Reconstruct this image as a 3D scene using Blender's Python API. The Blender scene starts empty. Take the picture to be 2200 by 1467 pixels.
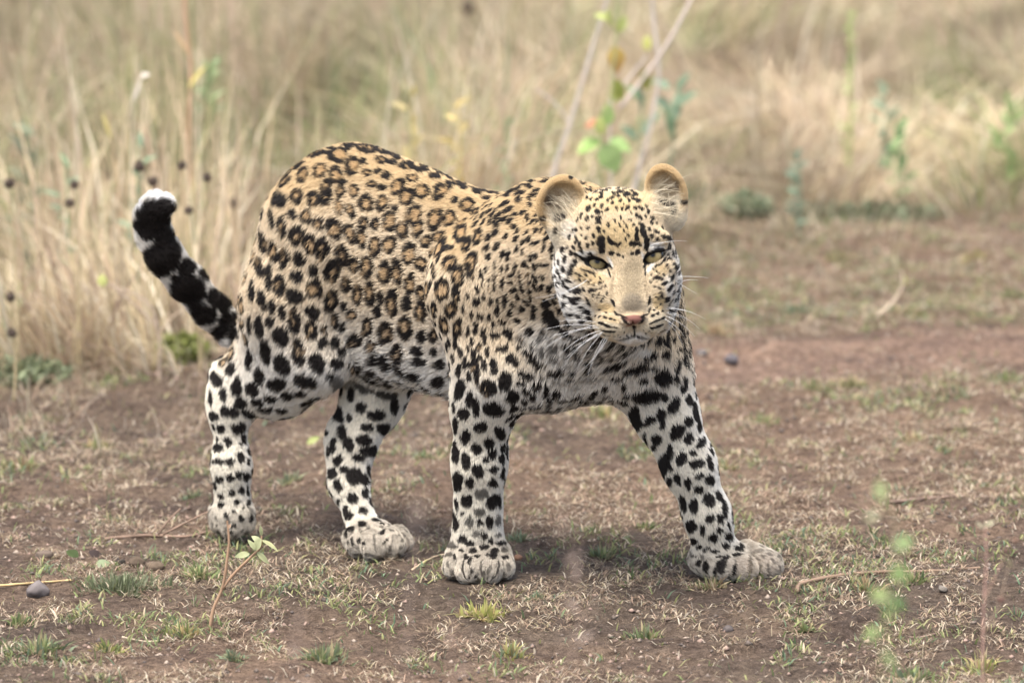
import bpy, math, random
import numpy as np
from mathutils import Vector, Matrix
random.seed(7)
rng = np.random.default_rng(11)
SC = bpy.context.scene
COL = SC.collection
f32 = np.float32

# ------------------------------------------------------------------ camera, world, sun, exposure
FP = 13333.0                       # focal length in photograph pixels (2200 wide)
PITCH = math.radians(10)
AIM = np.array([0, 0, .38])
DIR = np.array([0, math.cos(PITCH), -math.sin(PITCH)])
UPV = np.array([0, math.sin(PITCH), math.cos(PITCH)])
CAM = AIM - 10 * DIR
cam = bpy.data.cameras.new('camera'); camo = bpy.data.objects.new('camera', cam); COL.objects.link(camo)
camo.location = CAM; camo.rotation_euler = (math.radians(90) - PITCH, 0, 0)
cam.sensor_width = 36; cam.lens = FP / 2200 * 36
cam.clip_start = .1; cam.clip_end = 2000
cam.dof.use_dof = True; cam.dof.focus_distance = 9.78; cam.dof.aperture_fstop = 4.0
SC.camera = camo

SUN_EL, SUN_AZ = math.radians(70), math.radians(215)     # azimuth clockwise from +Y
w = bpy.data.worlds.new('World'); SC.world = w; w.use_nodes = True
nt = w.node_tree; bg = nt.nodes['Background']; bg.inputs[1].default_value = .15
sky = nt.nodes.new('ShaderNodeTexSky'); sky.sky_type = 'NISHITA'; sky.sun_disc = False
sky.sun_elevation = SUN_EL; sky.sun_rotation = SUN_AZ; sky.air_density = 1.0; sky.dust_density = 4.0; sky.ozone_density = .6
hs = nt.nodes.new('ShaderNodeHueSaturation'); hs.inputs['Saturation'].default_value = .7      # a thinly overcast sky
nt.links.new(sky.outputs[0], hs.inputs['Color']); nt.links.new(hs.outputs[0], bg.inputs[0])
sl = bpy.data.lights.new('sun', 'SUN'); sl.energy = 2.3; sl.angle = math.radians(32); sl.color = (1, .955, .88)
so = bpy.data.objects.new('sun', sl); COL.objects.link(so)
sd = Vector((math.sin(SUN_AZ) * math.cos(SUN_EL), math.cos(SUN_AZ) * math.cos(SUN_EL), math.sin(SUN_EL)))
so.rotation_euler = sd.to_track_quat('Z', 'Y').to_euler()
SC.view_settings.view_transform = 'Standard'; SC.view_settings.look = 'None'
SC.view_settings.exposure = 1.27; SC.view_settings.gamma = 1; SC.view_settings.use_curve_mapping = False
SC.cycles.max_bounces = 6; SC.cycles.diffuse_bounces = 3; SC.cycles.glossy_bounces = 2
SC.cycles.transparent_max_bounces = 8
SC.cycles_curves.shape = 'RIBBONS'; SC.cycles_curves.subdivisions = 2

# ------------------------------------------------------------------ reading places off the photograph
def raydir(px, py):
    px = np.asarray(px, float); py = np.asarray(py, float)
    return (DIR[None] + np.stack([(px - 1100) / FP, 0 * px, 0 * px], -1) + ((733.5 - py) / FP)[..., None] * UPV[None])
def P(px, py, y):
    d = raydir([px], [py])[0]
    return CAM + d * (y - CAM[1]) / d[1]
def G(px, py, z=0.):
    d = raydir([px], [py])[0]
    return CAM + d * (z - CAM[2]) / d[2]
def Pz(px, y, z):
    wd = (y - CAM[1]) * DIR[1] + (z - CAM[2]) * DIR[2]
    return np.array([(px - 1100) / FP * wd, y, z])
def S(y=0.): return (y + 9.848 + .2) / FP * 1.0     # metres per pixel at depth y
def topx(Pt):
    d = Pt - CAM; wd = d @ DIR
    return 1100 + FP * d[..., 0] / wd, 733.5 - FP * (d @ UPV) / wd

# ------------------------------------------------------------------ noise
_T = rng.random((64, 64, 64)).astype(f32)
def vnoise(p, s=1., o=0):
    q = np.asarray(p, f32) * s + o * 17.3
    i = np.floor(q).astype(np.int32); f = q - i; f = f * f * (3 - 2 * f)
    def t(a, b, c): return _T[(i[:, 0] + a) & 63, (i[:, 1] + b) & 63, (i[:, 2] + c) & 63]
    fx, fy, fz = f[:, 0], f[:, 1], f[:, 2]
    x0 = t(0,0,0)*(1-fx)+t(1,0,0)*fx; x1 = t(0,1,0)*(1-fx)+t(1,1,0)*fx
    x2 = t(0,0,1)*(1-fx)+t(1,0,1)*fx; x3 = t(0,1,1)*(1-fx)+t(1,1,1)*fx
    return ((x0*(1-fy)+x1*fy)*(1-fz)+(x2*(1-fy)+x3*fy)*fz)*2-1
def fbm(p, s, n=4, o=0, g=.5):
    r = 0; a = 1
    for k in range(n): r = r + a * vnoise(p, s * 2**k, o + k * 3); a *= g
    return r
def sstep(a, b, x):
    t = np.clip((x - a) / (b - a), 0, 1); return t * t * (3 - 2 * t)

# ------------------------------------------------------------------ object helpers
def meta(o, label=None, cat=None, group=None, kind=None):
    for k, v in (('label', label), ('category', cat), ('group', group), ('kind', kind)):
        if v: o[k] = v
    return o
def link(name, data, parent=None):
    o = bpy.data.objects.new(name, data); COL.objects.link(o)
    if parent is not None: o.parent = parent
    return o
def empty(name, loc, label, cat, group=None):
    o = link(name, None); o.location = loc; o.empty_display_size = .05
    return meta(o, label, cat, group)
def npmesh(name, V, F, mat=None, col=None, smooth=False):
    """V (n,3), F (m,k) with k 3 or 4, col (n,3)"""
    me = bpy.data.meshes.new(name); V = np.asarray(V, f32); F = np.asarray(F, np.int32)
    m, k = F.shape
    me.vertices.add(len(V)); me.vertices.foreach_set('co', V.ravel())
    me.loops.add(m * k); me.loops.foreach_set('vertex_index', F.ravel())
    me.polygons.add(m); me.polygons.foreach_set('loop_start', np.arange(0, m * k, k, dtype=np.int32))
    me.polygons.foreach_set('loop_total', np.full(m, k, np.int32))
    if smooth: me.polygons.foreach_set('use_smooth', np.ones(m, bool))
    me.update(calc_edges=True)
    if col is not None:
        a = me.attributes.new('col', 'FLOAT_COLOR', 'POINT')
        a.data.foreach_set('color', np.concatenate([col, np.ones((len(V), 1))], 1).astype(f32).ravel())
    if mat: me.materials.append(mat)
    return me

# ------------------------------------------------------------------ materials
def newmat(name):
    m = bpy.data.materials.new(name); m.use_nodes = True
    return m, m.node_tree, m.node_tree.nodes['Principled BSDF']
def attr_mat(name, rough=.8, spec=.2, transl=0., bump=0.):
    m, t, b = newmat(name)
    a = t.nodes.new('ShaderNodeAttribute'); a.attribute_name = 'col'
    t.links.new(a.outputs['Color'], b.inputs['Base Color'])
    b.inputs['Roughness'].default_value = rough; b.inputs['Specular IOR Level'].default_value = spec
    if transl:
        tr = t.nodes.new('ShaderNodeBsdfTranslucent'); t.links.new(a.outputs['Color'], tr.inputs[0])
        mx = t.nodes.new('ShaderNodeMixShader'); mx.inputs[0].default_value = transl
        t.links.new(b.outputs[0], mx.inputs[1]); t.links.new(tr.outputs[0], mx.inputs[2])
        t.links.new(mx.outputs[0], t.nodes['Material Output'].inputs[0])
    return m
M_BLADE = attr_mat('grass_blade', .65, .25, .35)
M_STEM = attr_mat('plant_stem', .8, .2, 0)
M_LEAF = attr_mat('plant_leaf', .5, .35, .3)
M_CLOD = attr_mat('clod', .95, .1, 0)

def soil_material():
    m, t, b = newmat('soil')
    N = t.nodes; L = t.links
    tc = N.new('ShaderNodeTexCoord')
    def noise(sc, det=6, rough=.6):
        n = N.new('ShaderNodeTexNoise'); n.inputs['Scale'].default_value = sc; n.inputs['Detail'].default_value = det
        n.inputs['Roughness'].default_value = rough; L.new(tc.outputs['Object'], n.inputs['Vector']); return n
    a = N.new('ShaderNodeAttribute'); a.attribute_name = 'col'
    n1 = noise(9); n2 = noise(70, 5, .7); n3 = noise(330, 3, .7)
    r1 = N.new('ShaderNodeValToRGB'); r1.color_ramp.elements[0].position = .3; r1.color_ramp.elements[1].position = .72
    r1.color_ramp.elements[0].color = (.62, .56, .56, 1); r1.color_ramp.elements[1].color = (1.25, 1.15, 1.05, 1)
    r2 = N.new('ShaderNodeValToRGB'); r2.color_ramp.elements[0].position = .33; r2.color_ramp.elements[1].position = .7
    r2.color_ramp.elements[0].color = (.42, .38, .36, 1); r2.color_ramp.elements[1].color = (1.4, 1.35, 1.3, 1)
    L.new(n1.outputs[0], r1.inputs[0]); L.new(n2.outputs[0], r2.inputs[0])
    def mul(x, y):
        k = N.new('ShaderNodeMix'); k.data_type = 'RGBA'; k.blend_type = 'MULTIPLY'; k.inputs[0].default_value = 1
        L.new(x, k.inputs[6]); L.new(y, k.inputs[7]); return k.outputs[2]
    r3 = N.new('ShaderNodeValToRGB'); r3.color_ramp.elements[0].position = .36; r3.color_ramp.elements[1].position = .66
    r3.color_ramp.elements[0].color = (.6, .58, .56, 1); r3.color_ramp.elements[1].color = (1.35, 1.35, 1.35, 1)
    L.new(n3.outputs[0], r3.inputs[0])
    c = mul(mul(mul(a.outputs['Color'], r1.outputs[0]), r2.outputs[0]), r3.outputs[0])
    L.new(c, b.inputs['Base Color']); b.inputs['Roughness'].default_value = .95; b.inputs['Specular IOR Level'].default_value = .15
    bp = N.new('ShaderNodeBump'); bp.inputs['Strength'].default_value = .9; bp.inputs['Distance'].default_value = .012
    ad = N.new('ShaderNodeMath'); ad.operation = 'ADD'; L.new(n2.outputs[0], ad.inputs[0]); L.new(n3.outputs[0], ad.inputs[1])
    L.new(ad.outputs[0], bp.inputs['Height']); L.new(bp.outputs[0], b.inputs['Normal'])
    return m

# ------------------------------------------------------------------ ground
def edge_y(x):                       # where the tall grass begins
    return np.interp(x, [-4, -1.0, -.5, -.05, .3, .6, 1.0, 1.6, 6], [1.55, 1.6, 1.9, 2.9, 3.45, 3.65, 3.8, 3.95, 4.0])
def hgt(x, y):
    x = np.asarray(x, float); y = np.asarray(y, float)
    p = np.stack([x, y, 0 * x + 3.1], -1)
    h = .012 * fbm(p, 2.2, 3, 1) + .012 * np.maximum(0, fbm(p, 9, 3, 2)) + .0055 * fbm(p, 34, 3, 5)
    h = h - .004
    h = h * (1 - .55 * np.exp(-((x + .1) ** 2 / .7 + (y - .05) ** 2 / .12)))
    return np.where(np.abs(x) + np.abs(y) > 40, 0, h) 
def hg1(x, y): return float(hgt(np.array([x]), np.array([y]))[0])
def axis(lo, f0, f1, hi, step):
    mid = np.arange(f0, f1, step); L = [f0]; d = step
    while L[-1] > lo: d *= 1.18; L.append(L[-1] - d)
    R_ = [mid[-1]]; d = step
    while R_[-1] < hi: d *= 1.12; R_.append(R_[-1] + d)
    return np.array(L[::-1][:-1] + list(mid) + R_[1:])
gx = axis(-300, -1.25, 1.25, 300, .009); gy = axis(-120, -1.35, 2.2, 500, .011)
X, Y = np.meshgrid(gx, gy, indexing='ij'); xs, ys = X.ravel(), Y.ravel()
zs = hgt(xs, ys)
nx_, ny_ = len(gx), len(gy)
ii = (np.arange(nx_ - 1)[:, None] * ny_ + np.arange(ny_ - 1)[None]).ravel()
GF = np.stack([ii, ii + ny_, ii + ny_ + 1, ii + 1], 1)
pp = np.stack([xs, ys, 0 * xs], -1)
red = np.array([.225, .178, .140]); gry = np.array([.142, .122, .102]); strw = np.array([.21, .17, .11]); pink = np.array([.30, .235, .20])
k1 = sstep(-.5, .6, fbm(pp, 1.3, 4, 7))[:, None]
gc = gry * (1 - k1) + red * k1
# the bare pinkish track that crosses the right half
xx = np.clip(xs, -3, 3)
def track(x, y): return np.exp(-((y - (1.82 + .45 * (x - .3))) / .20) ** 4) * sstep(.05, .4, x)
tr = track(xx, ys)
dk_ = sstep(.15, .7, fbm(pp * np.array([1, .6, 1]), 3.2, 4, 33))[:, None] * .45; gc = gc * (1 - dk_) + np.array([.095, .078, .070]) * dk_
gc = gc * (1 - tr[:, None]) + pink * tr[:, None]
tg = sstep(-.2, .25, ys - edge_y(xs))[:, None] * .8
gc = gc * (1 - tg) + strw * tg
far = sstep(.5, 2.5, ys)[:, None] * (1 - tg) * .35
gc = gc * (1 - far) + np.array([.27, .20, .145]) * far
ground = link('ground', npmesh('ground', np.stack([xs, ys, zs], -1), GF, soil_material(), gc, True))
meta(ground, kind='structure')

# ------------------------------------------------------------------ grass blades
def blades(root, h, wd, lean_dir, lean, col, az=None, tipcol=None):
    """root (n,3), h, wd, lean (n), lean_dir (n,2) -> V, F, C of 3-triangle blades"""
    n = len(root)
    if az is None: az = rng.random(n) * 6.283
    sx = np.stack([np.cos(az), np.sin(az), 0 * az], 1) * (wd * .5)[:, None]
    ld = np.concatenate([lean_dir, np.zeros((n, 1))], 1)
    up = np.array([0, 0, 1.])
    v0 = root; 
    v1 = root + up * (h * (.55 - .24 * np.minimum(lean, 1.4)))[:, None] + ld * (h * lean * .40)[:, None]
    v2 = root + up * (h * np.maximum(.06, 1 - lean * .62))[:, None] + ld * (h * lean * .95)[:, None]
    V = np.stack([v0 - sx, v0 + sx, v1 - sx * .8, v1 + sx * .8, v2], 1).reshape(-1, 3)
    b = (np.arange(n) * 5)[:, None]
    F = np.concatenate([b + [0, 1, 3], b + [0, 3, 2], b + [2, 3, 4]], 0)
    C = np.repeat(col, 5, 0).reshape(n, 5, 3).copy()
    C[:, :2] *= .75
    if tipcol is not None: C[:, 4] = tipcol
    return V, F, C.reshape(-1, 3)
def uvec(n):
    a = rng.random(n) * 6.283; return np.stack([np.cos(a), np.sin(a)], 1)
STRAW = np.array([[.62, .51, .32], [.68, .58, .39], [.55, .44, .28], [.46, .35, .24], [.74, .66, .50], [.42, .31, .23], [.60, .46, .31]])
GREEN = np.array([[.18, .22, .09], [.23, .27, .11], [.30, .30, .13], [.14, .18, .09], [.36, .34, .17]])
BLUEG = np.array([[.14, .20, .12], [.17, .24, .15]])

# tall dry grass behind
n = 125000
x = rng.uniform(-2.7, 2.7, n); y = 1.45 + 10.5 * rng.random(n) ** 1.35
xo = rng.uniform(-9, 9, 90000); yo = 1.45 + 20 * rng.random(90000); ko = (np.abs(xo) > 2.7) | (yo > 11.9)
x = np.concatenate([x, xo[ko]]); y = np.concatenate([y, yo[ko]]); n = len(x)
p = np.stack([x, y, 0 * x], 1)
ok = (y > edge_y(x) + .12 * fbm(p, 3, 2, 3) + .05) & (rng.random(n) < sstep(-.5, .35, fbm(p, 3.4, 3, 12)) * .95 + .05 + .5 * (x > -.2) * sstep(7, 4.5, y))
x, y, p = x[ok], y[ok], p[ok]; n = len(x)
left = 1 - sstep(-.4, .5, x)
hh = (.14 + .24 * rng.random(n)) * (.45 + .35 * (x > -.2) * sstep(6, 4.5, y) + 1.15 * sstep(-.6, .8, fbm(p, 2.4, 3, 20))) * (.9 + .35 * left) * sstep(-.15, .5, y - edge_y(x)).clip(.35, 1)
swirl = fbm(p, 1.3, 3, 31) * 7
ld = np.stack([np.cos(swirl), np.sin(swirl)], 1) * 1.0 + uvec(n) * .5
lean = np.clip(.72 + .25 * (1 - left) + .35 * fbm(p, 1.6, 2, 40) + .28 * rng.normal(size=n), .03, 1.4)
tall = (rng.random(n) < .012 + .03 * left) ; hh = np.where(tall, .30 + .32 * rng.random(n), hh); lean = np.where(tall, rng.uniform(.02, .5, n), lean)
ci = rng.integers(0, len(STRAW), n); col = STRAW[ci] * (.82 + .36 * rng.random((n, 1)))
gm = fbm(p, 2.6, 3, 50) + .25 * rng.normal(size=n) + .18 * sstep(3.5, 7, y)
gg = GREEN[rng.integers(0, len(GREEN), n)] * 1.15
col = np.where((gm > .30)[:, None], gg, col)
br = sstep(-.05, .5, fbm(p, 2.1, 3, 60) + .35 * sstep(4, 8, y))[:, None] * .45
col = col * (1 - br) + np.array([.32, .25, .19]) * br
root = np.stack([x, y, hgt(x, y) - .004], 1)
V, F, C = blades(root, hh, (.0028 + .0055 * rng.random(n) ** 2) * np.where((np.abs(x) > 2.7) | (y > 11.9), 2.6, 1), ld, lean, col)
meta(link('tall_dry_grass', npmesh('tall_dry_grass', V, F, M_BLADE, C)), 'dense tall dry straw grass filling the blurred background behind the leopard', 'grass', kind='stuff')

# a fringe of stubble and dead litter where the tall grass ends
def litter(name, n, xr, yr, dens, size, cols, label, cat, lay=.9, seed=0, wdr=(.0012, .003)):
    x = rng.uniform(*xr, n); y = rng.uniform(*yr, n); p = np.stack([x, y, 0 * x], 1)
    ok = rng.random(n) < dens(x, y, p); x, y, p = x[ok], y[ok], p[ok]; n = len(x)
    h = size * (.5 + rng.random(n))
    col = cols[rng.integers(0, len(cols), n)] * (.75 + .5 * rng.random((n, 1)))
    root = np.stack([x, y, hgt(x, y) + .001], 1)
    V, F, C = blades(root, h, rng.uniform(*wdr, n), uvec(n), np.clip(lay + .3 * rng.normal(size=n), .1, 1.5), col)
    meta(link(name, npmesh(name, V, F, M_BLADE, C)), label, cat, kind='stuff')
LIT = np.array([[.60, .51, .38], [.20, .14, .10], [.47, .38, .26], [.40, .30, .21], [.58, .50, .39], [.32, .23, .16], [.46, .32, .23], [.24, .17, .12], [.36, .30, .18]])
def patchy(sc, o, lo, hi):
    return lambda x, y, p: (.04 + .96 * sstep(lo, hi, fbm(p * np.array([1, .62, 1]), sc, 4, o, .6) + .55 * fbm(p, 2.1, 2, o + 5))) * (y < edge_y(x) + .5) * (1 - .92 * track(x, y)) + .45 * sstep(-1.7, -.2, y - edge_y(x)) * (x > .2) * sstep(-.5, .4, fbm(p, 5, 3, o + 9)) * (y < edge_y(x) + .5)
litter('dry_grass_litter', 340000, (-1.3, 1.4), (-1.4, 4.2), patchy(11, 71, -.1, .35), .015, LIT, 'short dead brown grass litter scattered in patches over the bare soil', 'grass litter', 1.12, wdr=(.001, .0026))
litter('straw_stubble', 15000, (-1.5, 1.5), (.9, 4.4), lambda x, y, p: sstep(-1.0, .0, y - edge_y(x)) * sstep(-.6, .6, fbm(p, 3.2, 3, 80)) * (y < edge_y(x) + .5), .07, LIT, 'sparse pale stubble thinning out in front of the tall dry grass', 'stubble', .7)
litter('short_green_grass', 150000, (-1.3, 1.4), (-1.4, 4.2), patchy(11, 91, .25, .6), .018, np.concatenate([GREEN, BLUEG, LIT[:3], GREEN]), 'tiny green shoots growing in patches on the brown soil', 'grass', .8, wdr=(.0018, .004))

# soil crumbs
def clods(n, xr, yr, smin, smax):
    x = rng.uniform(*xr, n); y = rng.uniform(*yr, n); p = np.stack([x, y, 0 * x], 1)
    ok = rng.random(n) < .15 + sstep(-.3, .7, fbm(p, 4, 3, 101)); x, y, p = x[ok], y[ok], p[ok]; n = len(x)
    s = smin + (smax - smin) * rng.random(n) ** 4
    o = np.array([[1,0,0],[-1,0,0],[0,1,0],[0,-1,0],[0,0,.8],[0,0,-.8]])
    V = o[None] * s[:, None, None] * rng.uniform(.55, 1.3, (n, 6, 1)) + rng.normal(size=(n, 6, 3)) * (s * .15)[:, None, None]
    V = V + np.stack([x, y, hgt(x, y) + s * .2], 1)[:, None]
    f = np.array([[0,2,4],[2,1,4],[1,3,4],[3,0,4],[2,0,5],[1,2,5],[3,1,5],[0,3,5]])
    F = (f[None] + (np.arange(n) * 6)[:, None, None]).reshape(-1, 3)
    c = np.array([[.21,.15,.12],[.15,.12,.10],[.28,.20,.16],[.11,.09,.08],[.30,.24,.19]])[rng.integers(0, 5, n)] * (.7 + .6 * rng.random((n, 1)))
    return V.reshape(-1, 3), F, np.repeat(c, 6, 0)
V, F, C = clods(42000, (-1.3, 1.3), (-1.35, 2.6), .0010, .006)
meta(link('soil_crumbs', npmesh('soil_crumbs', V, F, M_CLOD, C)), 'loose crumbs and grit of reddish brown soil lying on the ground', 'soil crumbs', kind='stuff')

# ------------------------------------------------------------------ things on and in the ground
def tubep(path, rad, sides=6, jit=0.):
    path = np.asarray(path, float); n = len(path); rad = np.broadcast_to(rad, (n,)).astype(float); V = []; F = []
    tg = np.gradient(path, axis=0); tg /= np.linalg.norm(tg, axis=1, keepdims=True) + 1e-9
    ref = np.array([.31, .9, .25]); ref /= np.linalg.norm(ref)
    for i in range(n):
        a = np.cross(tg[i], ref); a /= np.linalg.norm(a) + 1e-9; b = np.cross(tg[i], a)
        for k in range(sides): V.append(path[i] + rad[i] * (1 + jit * rng.normal()) * (a * math.cos(6.2832 * k / sides) + b * math.sin(6.2832 * k / sides)))
    for i in range(n - 1):
        for k in range(sides): F.append((i * sides + k, i * sides + (k + 1) % sides, (i + 1) * sides + (k + 1) % sides, (i + 1) * sides + k))
    V += [path[0], path[-1]]
    for k in range(sides):
        F.append((len(V) - 2, (k + 1) % sides, k, k)); F.append((len(V) - 1, (n - 1) * sides + k, (n - 1) * sides + (k + 1) % sides, (n - 1) * sides + k))
    V = np.array(V); F = np.array(F)
    q = F[F[:, 2] != F[:, 3]]; t = F[F[:, 2] == F[:, 3]][:, :3]
    T_ = np.concatenate([q[:, [0, 1, 2]], q[:, [0, 2, 3]], t]); return V, T_
def crv(pts, n=12):
    pts = np.asarray(pts, float); m = len(pts)
    if m == 2: pts = np.array([pts[0], (pts[0] + pts[1]) / 2 + rng.normal(size=3) * .01 * np.linalg.norm(pts[1] - pts[0]), pts[1]]); m = 3
    e = np.concatenate([[2 * pts[0] - pts[1]], pts, [2 * pts[-1] - pts[-2]]]); out = []
    for u in np.linspace(0, m - 1.0001, n):
        i = int(u); t = u - i; p0, p1, p2, p3 = e[i:i + 4]
        out.append(.5 * ((2 * p1) + (-p0 + p2) * t + (2 * p0 - 5 * p1 + 4 * p2 - p3) * t * t + (-p0 + 3 * p1 - 3 * p2 + p3) * t ** 3))
    return np.array(out)
def colr_(V, c, v=.12):
    n = fbm(V, 60, 2, 3)[:, None]; return np.array(c)[None] * (1 + v * n + .06 * rng.normal(size=(len(V), 1)))
def stem_mesh(path, r0, r1, c, name='stem', sides=6, n=14):
    pth = crv(path, n); V, F = tubep(pth, np.linspace(r0, r1, len(pth)), sides, .08)
    return npmesh(name, V, F, M_STEM, colr_(V, c), True)
def leaf_mesh(L, W, c, fold=.18, droop=.25, tipc=None):
    u = np.linspace(0, 1, 7); w_ = W * .5 * np.sin(np.pi * np.clip(u, .02, .985) ** .85) ** .8
    V = []
    for i, t in enumerate(u):
        z = -droop * L * t * t
        V += [(-w_[i], L * t, z + fold * w_[i]), (0, L * t, z), (w_[i], L * t, z + fold * w_[i])]
    F = []
    for i in range(6):
        a = i * 3; F += [(a, a + 1, a + 4, a + 3), (a + 1, a + 2, a + 5, a + 4)]
    V = np.array(V); C = colr_(V, c, .2)
    if tipc is not None:
        k = (V[:, 1] / L)[:, None] ** 2; C = C * (1 - k) + np.array(tipc) * k
    C[1::3] *= .85
    return npmesh('leaf', V, np.array(F), M_LEAF, C, True)
def add_leaf(par, at, L, W, ang, c, tilt=None, tipc=None):
    """a leaf whose tip points at image angle ang (degrees, 0 = right, 90 = up)"""
    o = link('leaf', leaf_mesh(L, W, c, tipc=tipc), par)
    a = math.radians(ang); d = Vector((math.cos(a), rng.uniform(-.5, .3), math.sin(a))).normalized()
    nrm = Vector((rng.normal() * .4, -.75 + rng.normal() * .3, .7 + rng.normal() * .2)); x = d.cross(nrm).normalized(); z = x.cross(d)
    o.matrix_parent_inverse = par.matrix_world.inverted() if par else Matrix()
    o.matrix_world = Matrix(((x.x, d.x, z.x, at[0]), (x.y, d.y, z.y, at[1]), (x.z, d.z, z.z, at[2]), (0, 0, 0, 1)))
    return o
def root_at(px, y): q = Pz(px, y, 0.); q[2] = hg1(q[0], y) - .004; return q
def plant(name, label, cat, y, base_px, stems, leaves=(), heads=(), group=None, sc=(.40, .33, .26)):
    b = root_at(base_px, y); e = empty(name, b, label, cat, group); bpy.context.view_layer.update()
    inv = e.matrix_world.inverted()
    for st in stems:
        pts = [b if p is None else P(p[0], p[1], y + (p[2] if len(p) > 2 else 0)) for p in st['p']]
        o = link('stem', stem_mesh(pts, st['r'] * S(y), st.get('r2', st['r'] * .6) * S(y), st.get('c', sc)), e); o.matrix_parent_inverse = inv
    for (px, py, L, W, ang, c, *tc) in leaves:
        add_leaf(e, P(px, py, y + rng.uniform(-.02, .02)), L * S(y), W * S(y), ang, c, None, tc[0] if tc else None)
    for (px, py, r, c) in heads:
        V, F = spiky(r * S(y)); o = link('seed_head', npmesh('seed_head', V, F, M_STEM, colr_(V, c, .3)), e)
        o.matrix_parent_inverse = inv; o.matrix_world = Matrix.Translation(Vector(P(px, py, y)))
    return e
def spiky(r, n=90):
    import bmesh
    bm = bmesh.new(); bmesh.ops.create_icosphere(bm, subdivisions=2, radius=r * .72)
    V = [tuple(v.co) for v in bm.verts]; F = [tuple(v.index for v in f.verts) for f in bm.faces]; bm.free()
    for _ in range(n):
        d = rng.normal(size=3); d /= np.linalg.norm(d); t = np.cross(d, rng.normal(size=3)); t /= np.linalg.norm(t); k = len(V)
        V += [tuple(d * r * .6 + t * r * .10), tuple(d * r * .6 - t * r * .10), tuple(d * r * rng.uniform(.95, 1.2))]; F.append((k, k + 1, k + 2))
    return np.array(V), np.array(F)

# tufts that stand out one by one
YG = [(.40, .40, .13), (.34, .36, .12), (.48, .43, .19), (.50, .38, .19)]; GR = [(.17, .22, .09), (.23, .27, .11), (.30, .31, .15), (.15, .19, .09), (.42, .34, .20)]
BG = [(.17, .215, .13), (.22, .265, .17), (.23, .25, .14), (.36, .30, .19)]; DR = [(.46, .35, .20), (.38, .27, .16), (.54, .43, .27), (.30, .20, .12)]
def tuft(px, py, wpx, n, cols, bw, label, lean=.75, hk=.55, cat='grass tuft', name='grass_tuft', group='separate tufts on the bare ground'):
    c = G(px, py); w_ = wpx * .5 * S(c[1]); n = int(n)
    a = rng.random(n) * 6.283; n = int(n * 1.5); a = rng.random(n) * 6.283; rr = rng.random(n) ** .8 * w_ * (.6 + .4 * np.sin(a * 2 + px) * np.cos(a * 3 + py))
    x = np.cos(a) * rr; y = np.sin(a) * rr * .9
    h = np.minimum(w_, .045) * hk * 1.35 * (.25 + .85 * rng.random(n)) * (1.1 - .5 * rr / w_)
    ld = np.stack([np.cos(a), np.sin(a)], 1) + uvec(n) * .5
    root = np.stack([x, y, hgt(c[0] + x, c[1] + y) - hg1(c[0], c[1]) - .002], 1)
    col = np.array(cols)[rng.integers(0, len(cols), n)] * (.75 + .5 * rng.random((n, 1)))
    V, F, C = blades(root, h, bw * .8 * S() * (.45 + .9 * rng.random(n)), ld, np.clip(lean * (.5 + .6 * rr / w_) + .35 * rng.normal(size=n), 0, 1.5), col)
    o = link(name, npmesh(name, V, F, M_BLADE, C)); o.location = (c[0], c[1], hg1(c[0], c[1])); return meta(o, label, cat, group)
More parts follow.
